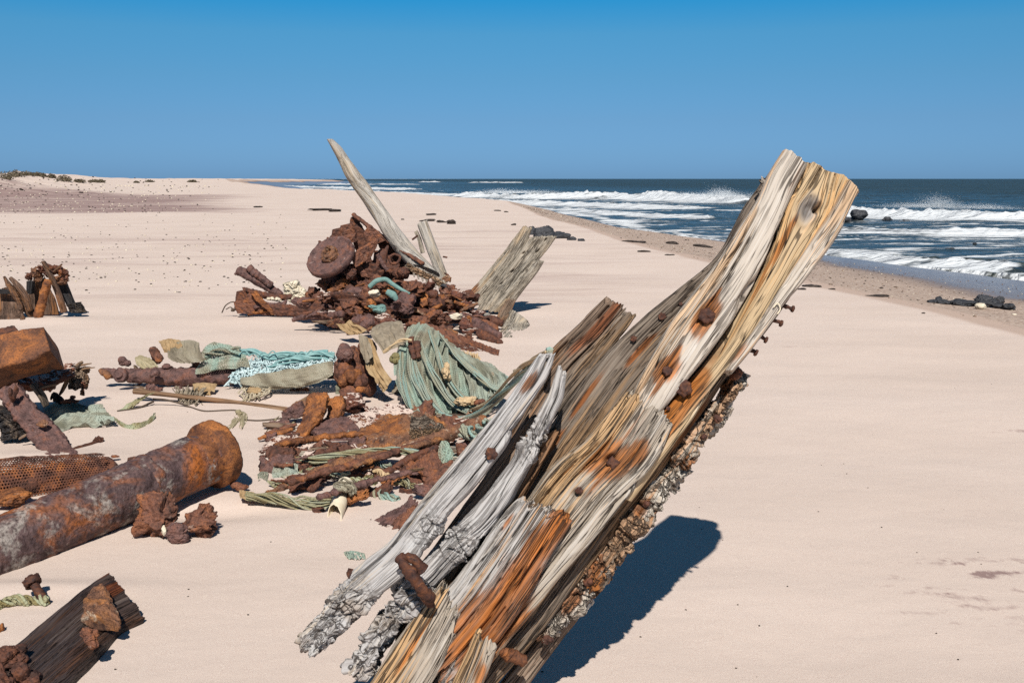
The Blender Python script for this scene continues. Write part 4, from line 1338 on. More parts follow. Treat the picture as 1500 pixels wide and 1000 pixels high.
def small_debris():
    rs = np.random.RandomState(77)
    # the far heap: broken plates and bars sticking out of the mound
    spots = []
    for i in range(96):
        x = rs.uniform(455, 700)
        top = np.interp(x, [455, 500, 530, 600, 650, 700], [440, 392, 392, 408, 420, 438]); bot = np.interp(x, [455, 520, 600, 700], [466, 486, 490, 498])
        y = rs.uniform(top, bot)
        spots.append((x, y, 10.45 + (y - 450) * -.012, rs.uniform(12, 34)))
    for i, (x, y, Y, r) in enumerate(spots):
        kd = rs.choice(['plate', 'bar', 'chunk', 'plate', 'bar'])
        mt = rs.choice(['rust', 'rpurple', 'rdark', 'rorange', 'rpale', 'rust', 'rsand'])
        nm = {'plate': 'plate_fragment', 'bar': 'bar_fragment', 'chunk': 'rust_chunk'}[kd]
        add(nm, scrap(kd, x, y, Y, r, 900 + i), M[mt], label={'plate': 'small broken rust plate sticking out of the far wreck heap', 'bar': 'short broken rust bar sticking out of the far wreck heap', 'chunk': 'small rust chunk lodged in the far wreck heap'}[kd],
            cat='rust fragment', group='rust fragments in the far wreck heap')
    for i in range(14):
        x = rs.uniform(350, 470); y = rs.uniform(444, 465)
        kd = rs.choice(['plate', 'bar', 'chunk']); nm = {'plate': 'plate_fragment', 'bar': 'bar_fragment', 'chunk': 'rust_chunk'}[kd]
        add(nm, scrap(kd, x, y, 11.5, rs.uniform(10, 24), 1000 + i), M[rs.choice(['rust', 'rpurple', 'rdark', 'rorange'])], label='small rust fragment scattered left of the far wreck heap', cat='rust fragment', group='rust fragments left of the far wreck heap')
    # the debris in the middle
    for i in range(124):
        x = rs.uniform(395, 700); y = rs.uniform(np.interp(x, [395, 470, 700], [615, 582, 605]), np.interp(x, [395, 560, 650, 700], [700, 735, 712, 650]))
        g = ground_at(x, y)
        kd = rs.choice(['plate', 'bar', 'chunk', 'plate', 'wood', 'bar', 'plate'])
        mt = {'wood': rs.choice(['brown', 'core', 'stump'])}.get(kd, rs.choice(['rust', 'rpurple', 'rdark', 'rorange', 'rpale', 'rsand', 'rust']))
        nm = {'plate': 'plate_fragment', 'bar': 'bar_fragment', 'chunk': 'rust_chunk', 'wood': 'wood_splinter'}[kd]
        add(nm, scrap(kd, x, y, g[1] - rs.uniform(.02, .22), rs.uniform(14, 54) * (.6 if kd == 'chunk' else 1), 1100 + i, rs.uniform(-.2, .5)), M[mt],
            label={'plate': 'small broken rust plate lying in the middle debris', 'bar': 'short rusted bar lying in the middle debris', 'chunk': 'small rust chunk lying in the middle debris', 'wood': 'broken wood splinter lying in the middle debris'}[kd],
            cat='splinter' if kd == 'wood' else 'rust fragment', group='fragments strewn through the middle debris')
    # long bars and planks lying across it, running up towards the big timber
    for i, (q, r, mt, lab) in enumerate((('424,706 500,684 580,662 648,636', [5, 6.5, 6.5, 5], 'rust', 'long rusted bar running diagonally across the middle debris to the timber'),
                                         ('468,728 530,708 600,692', [4, 6, 4.5], 'rpurple', 'dark rust bar lowest in the middle debris, in front of the angle iron'),
                                         ('404,652 470,640 552,634', [4, 6, 5], 'rorange', 'orange rust bar across the sandy plates at the left of the middle debris'),
                                         ('520,682 600,656 700,628', [3.5, 5, 5], 'rpale', 'salt-streaked bar crossing above the box girder'))):
        P = []
        for w_ in q.split():
            x, y = [float(v_) for v_ in w_.split(',')]
            g = ground_at(x, y); P.append(VG(x, y, g[1] - .30))
        P = np.array(P)
        add('rust_bar', tube(P, [v_ * MPX(P[0][1]) for v_ in r], 110, 22, 'rust', 1400 + i, {'scale': .7, 'lump': 1.2}, flat=.7), M[mt], label=lab, cat='iron bar', group='long bars in the middle debris')
    # scraps of net between them
    for i in range(20):
        x = rs.uniform(400, 690); y = rs.uniform(600, 720)
        g = ground_at(x, y); Y = g[1] - rs.uniform(.0, .15); r = rs.uniform(10, 26)
        q = [VG(x + r * (t - .5) * 2, y + rs.normal() * 4 - 3 * t, Y) for t in (0, .33, .66, 1)]
        add('net_strand', bundle(np.array(q), 9, [.006, .022, .026, .012], .0035, 60 + i, 30, 1.2), M[rs.choice(['strand', 'olivestrand', 'rope'])], label='frayed strand of netting caught in the middle debris', cat='net strand', group='net strands in the middle debris')
    # iron and rags on the boulder and under the nets
    for i in range(26):
        x = rs.uniform(200, 500); y = rs.uniform(np.interp(x, [200, 350, 500], [530, 520, 525]), 572)
        g = ground_at(x, y); Y = min(7.75, g[1] - .03)
        kd = rs.choice(['plate', 'chunk', 'wood']); nm = {'plate': 'plate_fragment', 'chunk': 'rust_chunk', 'wood': 'wood_splinter'}[kd]
        add(nm, scrap(kd, x, y, Y, rs.uniform(8, 20), 1300 + i), M[rs.choice(['rust', 'rpurple', 'brown', 'rdark'])], label='small dark fragment among the spar and nets', cat='fragment', group='fragments among the spar and nets')


def far_pile():
    # ---- tall bone-white spar
    g = slab(PL('480,205,10.6 488,221,10.6 497,239,10.6 506,258,10.5 520,279,10.5 537,303,10.4 556,334,10.3 574,362,10.3 600,390,10.2'),
             PL('487,204,10.6 499,215,10.6 512,233,10.6 526,252,10.5 538,267,10.5 564,306,10.4 583,332,10.3 604,358,10.3 644,404,10.2'), .22, 240, 80, 2.3, 'wood', 21,
             {'crack': .5, 'ridge': .8, 'fibre': .6, 'lump': .8, 'mid': 1}, None, (.01, 0))
    add('driftwood_spar', g, M['bone'], label='tall tapering bone-white spar jutting up above the horizon from the rust pile', cat='timber')
    t = thing('split_post', V(630, 400, 11.5), 'short pale split post with nails, just right of the tall white spar', 'timber')
    g = brd('612,329 619,350 630,378 641,408', '626,323 634,345 646,378 659,410', 10.6, .12, nl=120, nc=60, pw=3.5, seed=22, k={'crack': .9, 'ridge': 1.2, 'mid': 1}, jag=(.03, 0))
    add('post', g, M['bone'], t)
    g = brd('607,341 611,352 616,372', '612,339 617,350 622,370', 10.64, .05, nl=40, nc=36, pw=3, seed=23, jag=(.03, 0))
    add('splinter', g, M['stump'], t)
    for i, (a, b) in enumerate((('612,345 604,351', 1.4), ('649,376 655,377', 1.2), ('651,400 657,403', 1.2))):
        add('nail', rod(a, 10.5, b, nl=8, nc=8), M['bolt'], t)
    # ---- split timber right of the pile
    t = thing('split_timber', V(715, 450, 11.9), 'broad sun-dried split timber leaning right behind the rust pile, holed and ragged', 'timber')
    g = brd('766,332 748,356 726,384 704,410 684,432', '779,336 770,362 752,392 730,424 706,452', 11.05, .12, nl=170, nc=90, pw=4, seed=24, k={'crack': 1.2, 'ridge': 1.6}, jag=(.03, 0),
            stains=[(V(695, 425, 12), .12, .05, .6)])
    add('board', g, M['stump'], t)
    g = brd('775,349 760,372 738,402 716,430 698,455', '816,347 804,364 788,384 762,414 736,452', 10.95, .14, nl=200, nc=140, pw=5, seed=25, k={'crack': 1.5, 'ridge': 1.8}, jag=(.03, .02),
            dents=[(V(766, 360, 11.9), .02, .015, .05), (V(749, 388, 11.9), .025, .02, .05), (V(800, 356, 11.9), .025, .014, .05), (V(732, 405, 11.9), .02, .015, .04), (V(788, 373, 11.9), .03, .015, .05)])
    add('board', g, M['stump'], t)
    g = brd('780,383 764,402 740,430 716,456', '797,384 786,402 764,430 744,458', 10.85, .12, nl=150, nc=80, pw=3.5, seed=26, k={'crack': 1.6, 'ridge': 2, 'lump': 1.6}, jag=(.03, .03))
    add('board', g, M['stump'], t)
    g = brd('744,440 730,455 724,470', '755,442 748,462 744,476', 10.6, .1, nl=60, nc=60, pw=3, seed=27, k={'crack': 1.4, 'lump': 2}, jag=(.03, 0))
    add('board', g, M['brown'], t)
    g = brd('750,452 738,470 722,493', '776,471 772,484 765,494', 10.05, .16, nl=80, nc=90, pw=5, seed=28, k={'crack': 1.4, 'ridge': 1.6})
    add('timber_stub', g, M['stump'], label='short squared timber stub on the sand below the broad split timber', cat='timber')
    # ---- the wheel
    c = V(485, 377, 10.8); m = MPX(10.8)
    ax = np.array([-.34, -.62, .70])
    t = thing('rusted_disc', c, 'round rusty iron disc wheel with a central hub, propped on the pile', 'wheel')
    R = 36 * m
    add('disc', lathe(c, ax, [(.001, -.03), (R * .97, -.035), (R, -.02), (R, .03), (R * .97, .045), (R * .90, .045), (R * .86, .022), (R * .38, .012), (.001, .010)], 72, 3, .006, 14), M['rpurple'], t)
    hb = c + ax / np.linalg.norm(ax) * .0
    add('hub', lathe(hb, ax, [(R * .34, .0), (R * .33, .05), (R * .26, .085), (R * .17, .10), (R * .15, .05), (.001, .05)], 36, 5, .012, 20), M['rpale'], t)
    # ---- broken steel box behind the wheel
    t = thing('hull_plating', V(560, 400, 11.2), 'broken brown riveted hull plating rising behind the iron wheel', 'wreckage')
    add('edge_angle', rod('517,314,10.4 545,335,10.35 582,362,10.25 619,386,10.1', None, 4.2, nl=60, nc=10, style='rust', seed=31, flat=.6, k={'scale': .6}), M['rust'], t)
    add('plate', brd('514,318 513,340 522,368', '521,316 533,336 548,358', 10.42, .02, nl=50, nc=60, style='rust', seed=32, k={'scale': .5}), M['rdark'], t)
    add('plate', brd('521,316 540,338 556,362 566,400', '545,334 575,358 604,380 622,404', 10.45, .02, nl=60, nc=80, style='rust', seed=33, k={'scale': .6}), M['rdark'], t)
    add('gusset', brd('538,331 533,345 541,362', '546,333 556,345 563,353', 10.25, .03, nl=40, nc=50, style='rust', seed=34, k={'scale': .5}), M['rust'], t)
    add('plate', brd('557,349,10.1 540,357,10.0 514,373,9.9', '557,351,10.1 543,377,10.0 521,392,9.9', None, .03, nl=70, nc=60, style='rust', seed=35, k={'scale': .5}), M['rust'], t)
    add('flange_block', brd('500,330 498,346 502,360', '513,327 519,338 522,354', 10.2, .12, nl=40, nc=50, pw=5, style='rust', seed=36, k={'scale': .7}), M['rust'], t)
    add('flange_block', brd('487,336 485,346 489,352', '500,333 503,342 501,352', 10.25, .1, nl=30, nc=40, pw=4, style='rust', seed=37, k={'scale': .7}), M['rdark'], t)
    add('rib', brd('520,388 529,405', '527,386 541,407', 10.0, .04, nl=30, nc=30, style='rust', seed=38, k={'scale': .5}), M['rust'], t)
    add('rib', brd('550,374 565,398', '554,371 569,395', 10.0, .03, nl=30, nc=30, style='rust', seed=39, k={'scale': .5}), M['rpurple'], t)
    add('rust_growth', join(*[LP(x, y, 10.15, r, seed=i + 300, n=8, blobs=3) for i, (x, y, r) in enumerate(((468, 356, 4), (472, 362, 5), (480, 352, 5), (466, 366, 3.5), (487, 347, 5), (492, 352, 5)))]), M['rdark'],
        label='crumbling dark rust growth at the upper left edge of the iron wheel', cat='rust lump')
    # ---- cream fringed beam
    t = thing('fringed_plank', V(630, 405, 10.9), 'cream weathered plank with a toothed lower edge below the white spar', 'timber')
    add('plank', brd('597,384 620,396 648,410 660,421', '593,392 614,405 640,418 656,427', 10.0, .05, nl=110, nc=60, pw=4, style='rot', seed=41, k={'lump': .5, 'crack': .7}, jag=(.02, .02)), M['rot'], t)
    for i in range(9):
        f = i / 8
        x, y = 606 + 50 * f, 400 + 26 * f
        add('tooth', rod(f'{x},{y} {x + 1},{y + 5.5}', 9.97, [1.6, 1.1], nl=6, nc=8), M['rot'], t)
    # ---- rubble, one lump each
    rub = [
        (443, 446, 10.0, 20, 15, 'rpurple', 5, 0, 'brown flat-topped rust lump at the left end of the far heap'),
        (476, 416, 10.0, 15, 13, 'rust', 0, 9, 'squared rust block directly under the iron wheel'),
        (500, 421, 9.9, 18, 14, 'rorange', 4, 0, 'orange rust lump under the right side of the iron wheel'),
        (512, 402, 9.9, 13, 11, 'rdark', 5, 0, 'knobbly dark rust lump between the iron wheel and the plating'),
        (520, 432, 9.8, 22, 15, 'rpurple', 5, 0, 'large purplish rust lump left of the teal tube'),
        (478, 444, 9.8, 24, 14, 'rpurple', 6, 0, 'broad purplish rust mound left of the pile centre'),
        (507, 452, 9.6, 20, 12, 'rust', 5, 0, 'brown rust lump above the folded rusty sheet'),
        (551, 416, 9.8, 15, 13, 'rust', 5, 0, 'brown rust lump just above the teal tube'),
        (585, 402, 9.8, 14, 12, 'rdark', 5, 0, 'dark rust lump with a ring, below the plating'),
        (572, 426, 9.6, 13, 11, 'rorange', 4, 0, 'orange-brown rust lump right of the teal tube'),
        (606, 424, 9.7, 18, 15, 'rust', 6, 0, 'rounded brown rust lump below the toothed cream plank'),
        (596, 447, 9.4, 21, 17, 'rpurple', 6, 0, 'fat rounded purplish rust boulder in the middle of the heap'),
        (634, 440, 9.6, 17, 16, 'rdark', 5, 0, 'dark rust lump with a hollow right of the round boulder'),
        (640, 462, 9.4, 18, 12, 'rust', 5, 0, 'brown rust lump above the fallen girder'),
        (660, 430, 9.9, 15, 14, 'rust', 0, 10, 'angular rust block below the end of the toothed plank'),
        (684, 436, 10.2, 18, 11, 'rdark', 4, 0, 'dark low rust lump at the foot of the split timber'),
        (562, 466, 9.2, 22, 14, 'rsand', 5, 0, 'salt-flecked rust mound above the net pile'),
        (545, 448, 9.4, 12, 9, 'rorange', 4, 0, 'small orange rust lump left of the teal cloth'),
        (618, 472, 9.2, 20, 10, 'rust', 5, 0, 'low rust lump at the top of the fallen girder'),
        (655, 408, 10.2, 8, 7, 'rpale', 3, 0, 'small pale-flecked rust knob beside the toothed plank'),
        (538, 472, 9.0, 13, 12, 'rpurple', 5, 0, 'rust lump right beside the folded rusty sheet'),
        (458, 430, 10.3, 14, 10, 'rust', 4, 0, 'small rust lump between the cream block and the wheel'),
    ]
    for i, (x, y, Y, rx, ry, mt, bl, fc, lab) in enumerate(rub):
        add('rust_lump', LP(x, y, Y, rx * 1.1, ry * 1.1, seed=i + 50, n=30, blobs=bl, facets=fc, amp=1.1, chunks=(0, 26, 40, 14)[i % 4]), M[mt], label=lab, cat='rust lump', group=GP_RUB)
    t = thing('rust_mound', V(565, 480, 10.6), 'long dark mound of fused rust under the whole far heap, with a dark filler for the shaded hollow of the plating', 'rust mound')
    add('mound', LP(562, 458, 9.9, 112, 40, 60, seed=90, n=90, blobs=9, amp=1.1, chunks=240), M['rdark'], t)
    add('mound', LP(552, 415, 10.2, 62, 42, 40, seed=94, n=60, blobs=6, amp=1.1, chunks=120), M['rdark'], t)  # dark filler standing in for the shade inside the hollow plating
    add('mound', LP(650, 455, 10.0, 60, 28, 40, seed=96, n=60, blobs=6, amp=1.1, chunks=120), M['rust'], t)
    add('iron_ring', join(rod('578,372 570,377 574,386 583,384 586,376 578,372', 9.85, 1.8, nl=30, nc=8, style='rust', k={'scale': .3})), M['rdark'], label='small rusty iron ring bar under the plating', cat='iron ring')
    add('pale_stone', LP(548, 430, 9.5, 10, 7, seed=91, n=14, facets=8), M['creamrock'], label='small cream stone lodged between the two teal scraps', cat='stone')
    add('pale_stone', LP(668, 463, 9.3, 12, 5, seed=92, n=12, facets=8), M['creamrock'], label='flat cream stone beneath the dark rust at the split timber', cat='stone')
    add('grey_stone', LP(651, 420, 9.9, 9, 5.5, seed=93, n=12, blobs=2, amp=.5), M['rock'], label='rounded grey stone below the tip of the toothed plank', cat='stone')
    # ---- teal scraps
    add('teal_tube', rod('541,420 552,411 565,409 575,416 588,424 600,430', 9.5, [3.2, 3.9, 3.5, 3.1, 2.7, 2.0], nl=50, nc=14, style='smooth', k={'amp': 1.5}), M['tealcloth'], label='bent faded teal tube lying on the rust heap', cat='tube')
    add('teal_cloth', LP(556, 450, 9.2, 16, 7.5, seed=95, n=26, blobs=5, amp=1.7), M['tealcloth'], label='crumpled teal cloth on the rust heap below the teal tube', cat='cloth')
    add('teal_cloth', rod('567,427 576,432 582,440', 9.35, [4, 6, 3.5], nl=24, nc=12, style='smooth', k={'amp': 2}), M['tealcloth'], label='short twist of teal cloth between teal tube and teal bundle', cat='cloth')
    # ---- fallen girder and bars to the right
    t = thing('fallen_girder', V(660, 505, 9.6), 'fallen rusty girder sloping right, its dark web in shade', 'girder')
    add('flange', brd('598,464,9.3 632,474,9.1 680,492,8.9 732,512,8.7', '600,474,9.25 632,486,9.0 680,505,8.8 730,522,8.65', None, .10, nl=130, nc=60, pw=5, style='rust', seed=101, k={'scale': .7, 'lump': 1.4}, nrm=(0, -.35, .94)), M['rust'], t)
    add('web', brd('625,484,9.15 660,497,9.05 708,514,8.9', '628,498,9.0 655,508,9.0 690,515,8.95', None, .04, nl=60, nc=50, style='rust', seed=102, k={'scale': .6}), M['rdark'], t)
    bars = [('660,462,9.5 690,472,9.4 715,484,9.2 732,493,9.1', [6, 8, 8, 5], 'rpurple', 'knobbly rust-caked bar above the fallen girder'),
            ('676,459,9.8 705,463,9.7 735,474,9.6', [5, 7, 5], 'rdark', 'upper rust bar pointing at the short timber stub'),
            ('700,488,9.1 722,497,9.0 733,503,9.0', [5, 7, 4], 'rdark', 'stubby rust bar end between the girder and the upper bars'),
            ('690,468,9.6 712,474,9.5 728,484,9.4', [4, 6, 5], 'rust', 'thin crusted rust bar between the two upper bars')]
    for i, (s, r, mt, lab) in enumerate(bars):
        add('rust_bar', rod(s, None, r, nl=60, nc=20, style='rust', seed=105 + i, k={'scale': .9, 'lump': 1.5}), M[mt], label=lab, cat='iron bar', group='rusted bars right of the far heap')
    add('bleached_slat', brd('655,470 690,462 715,458', '658,474 692,467 716,462', 9.55, .03, nl=50, nc=30, seed=110, jag=(.03, .03)), M['bone'], label='thin bleached wooden slat lying among the rust bars', cat='timber')
    # ---- folded sheet and long low plate
    g = drape([PL('492,474 505,474 512,468', 8.9), PL('500,482 515,484 522,474', 8.85), PL('512,489 526,490 538,483', 8.8)], 40, 40, .03, 3, 3, crinkle=.01)
    add('folded_sheet', g, M['tan'], label='folded tan sheet like an open cone, left of the net pile top', cat='sheet')
    add('rust_bar', rod('428,468,9.6 455,463,9.6 485,463,9.6 502,459,9.5', None, [2.5, 5, 5.5, 5], nl=60, nc=14, style='rust', seed=112, k={'scale': .6}), M['rpurple'], label='long low rust bar flat on the sand left of the heap', cat='iron bar', group='rusted bars left of the far heap')
    add('driftwood_strip', brd('455,470 480,469 500,466', '470,474 485,474 502,472', 9.45, .03, nl=40, nc=30, seed=113, jag=(.03, .03)), M['brown'], label='grey driftwood strip in front of the long low rust bar', cat='timber')


def far_left_bits():
    add('rust_bar', join(rod('349,396,10.2 365,404,10.2 385,416,10.2 412,432,10.2', None, [7.5, 8.5, 7, 5.5], nl=70, nc=24, style='rust', seed=120, k={'scale': .8, 'lump': 1.3}, flat=.8),
                         rod('364,392,10.15 375,401,10.15 398,418,10.15', None, [5, 5, 4], nl=50, nc=16, style='rust', seed=121, k={'scale': .7}), LP(346, 401, 10.2, 3, 2, seed=4, n=8)), M['rpurple'],
        label='thick rusty bar with a pale broken end, leaning left of the heap', cat='iron bar', group='rusted bars left of the far heap')
    add('curved_plate', brd('354,419,10.0 372,423,9.95 400,429,9.9 429,432,9.9', '356,425,9.95 374,430,9.9 402,437,9.85 426,439,9.9', None, .06, nl=80, nc=46, pw=4, style='rust', seed=122, k={'scale': .6}), M['rdark'],
        label='curved dark rust plate lying below the leaning thick bar', cat='plate')
    t = thing('plate_stack', V(370, 460, 11.5), 'stack of leaning reddish rust plates at the left end of the heap', 'wreckage')
    for i, (l, r, mt) in enumerate((('346,427 345,445 350,459', '356,425 368,440 384,460', 'rdark'), ('357,436 352,446 362,459', '366,428 378,441 402,463', 'rust'), ('366,428 375,440 398,461', '374,426 386,440 410,462', 'rorange'), ('342,442 344,452 348,459', '352,440 360,450 370,460', 'rust'))):
        add('plate', brd(l, r, 9.9 - .07 * i, .035, nl=44, nc=46, style='rust', seed=124 + i, k={'scale': .5}), M[mt], t)
    add('cream_block', brd('415,415 414,430 424,444', '432,411 447,428 464,444', 10.1, .16, nl=60, nc=70, pw=3.5, style='rot', seed=130, k={'lump': 1.2}), M['creamrock'], label='cream crumbling block between the plate stack and the heap', cat='stone')
    add('rust_plate', brd('436,445 446,453 455,460', '456,430 466,440 474,458', 9.9, .03, nl=40, nc=50, style='rust', seed=131, k={'scale': .4}), M['rpurple'], label='fan-shaped brown rust plate leaning in front of the cream block', cat='plate')
    add('rust_plate', brd('396,447 420,447 452,451', '402,462 425,463 464,461', 9.75, .05, nl=60, nc=50, pw=4, style='rust', seed=132, k={'scale': .6}), M['rdark'], label='flat dark rust slab on the sand in front of the plate stack', cat='plate')
    add('cream_crust', join(*[LP(395 + 5 * i, 437 + .8 * i, 9.85, 5, 3.5, seed=i + 140, n=8, blobs=2) for i in range(4)]), M['creamrock'], label='row of cream barnacle crust under the curved plate', cat='crust')
    add('loose_rope', join(rod('325,458 330,448 337,443 342,442', 9.8, .9, nl=24, nc=6), rod('331,453 338,450 343,456', 9.8, .8, nl=20, nc=6), LP(341, 453, 9.8, 5, 4, seed=7, n=10, blobs=3)), M['twine'], label='loose loop of dark rope at the far left of the plate stack', cat='rope')


def left_cluster():
    Y = 11.6
    add('wide_board', brd('0,424 -6,440 -8,468', '24,424 30,445 31,467', Y, .08, nl=60, nc=70, pw=5, seed=150, k={'ridge': 1.6}, jag=(.06, 0)), M['redwood'], label='wide brown board at the left edge of the distant cluster', cat='timber')
    add('dark_board', brd('-6,423 8,424 18,427', '-6,430 8,431 17,431', Y - .1, .05, nl=30, nc=30, seed=151), M['char'], label='short dark board on top of the wide brown board', cat='timber')
    t = thing('forked_branch', V(30, 465, Y - .2), 'forked grey-brown branch standing in front of the wide board', 'driftwood')
    add('stem', rod('6,405 12,416 22,430 33,446 46,463', Y - .2, [1.5, 4, 5.5, 6, 4], nl=60, nc=16, style='wood', seed=152, k={'crack': .7}), M['redwood'], t)
    add('fork', rod('15,407 24,416 36,432 44,455', Y - .25, [3, 5, 5, 4], nl=50, nc=16, style='wood', seed=153, k={'crack': .7}), M['redwood'], t)
    add('root', rod('18,424 26,440 30,455 22,466', Y - .3, [2.5, 3, 4, 2.5], nl=50, nc=12, style='rot', seed=154, k={'lump': .6, 'crack': .4}), M['redwood'], t)
    add('root', rod('28,452 31,461 33,468', Y - .32, [2.5, 3, 2.5], nl=24, nc=12, style='rot', seed=155, k={'lump': .6, 'crack': .4}), M['redwood'], t)
    add('rusty_post', rod('70,411 66,425 61,445 56,464', Y - .3, [5, 5.5, 6, 6.5], nl=60, nc=20, style='rust', seed=156, k={'scale': .6}), M['rorange'], label='upright orange rusty post in the middle of the distant cluster', cat='iron post')
    add('leaning_plank', brd('60,384 68,402 80,430 88,459', '65,384 76,404 88,430 97,457', Y - .2, .06, nl=80, nc=40, pw=4, seed=157, k={'ridge': 1.4}, jag=(.03, 0)), M['redwood'], label='thin brown plank leaning left across the distant cluster', cat='timber')
    add('backing_board', brd('44,414 40,440 38,462', '64,410 78,435 86,461', Y + .1, .05, nl=60, nc=70, seed=158, k={'ridge': 1.5}, jag=(.08, 0)), M['redwood'], label='grey-purple board behind the rusty post', cat='timber')
    add('dark_stub', brd('38,412 38,430', '48,412 45,431', Y - .1, .08, nl=30, nc=36, seed=159), M['char'], label='short blackened stub hanging left of the rusty post', cat='timber')
    t = thing('blackened_post', V(100, 455, Y), 'blue-black post with a chunky foot at the right of the cluster', 'timber')
    add('post', brd('80,417 88,432 98,450', '94,413 101,430 108,447', Y, .1, nl=60, nc=46, pw=4, seed=160), M['char'], t)
    add('foot', brd('97,446 98,452 99,458', '112,444 117,452 121,459', Y - .1, .16, nl=36, nc=50, pw=3.5, style='rot', seed=161, k={'lump': .8}), M['char'], t)
    for i, (x, y, rx, ry, mt, lab) in enumerate(((52, 398, 12.5, 12.5, 'rpale', 'pale crusted lump at the top left of the cluster'), (64, 394, 11.25, 11.25, 'rsand', 'flaky lump at the crest of the cluster'),
                                               (80, 395, 15, 11.25, 'rdark', 'dark splintery lump right of the crest'), (92, 400, 11.25, 11.25, 'rust', 'rust-red rounded lump at the upper right of the cluster'),
                                               (86, 410, 16.25, 7.5, 'rpale', 'pale flaky lump above the blackened post'), (44, 404, 6.25, 7.5, 'rdark', 'small dark lump on the upper left of the cluster'))):
        add('crusted_lump', LP(x, y, Y - .05, rx, ry, seed=170 + i, n=26, blobs=4, amp=1.5, chunks=24), M[mt], label=lab, cat='rust lump', group='crusted lumps on the distant cluster')
    for i, (a, lab) in enumerate((('62,383 68,390 74,396', 'splinter sticking up at the cluster crest'), ('78,398 85,392 91,387', 'rust splinter angled right over the cluster'))):
        add('splinter', rod(a, Y - .2, [1, 1.8, 1], nl=14, nc=8), M['redwood'], label=lab, cat='splinter')


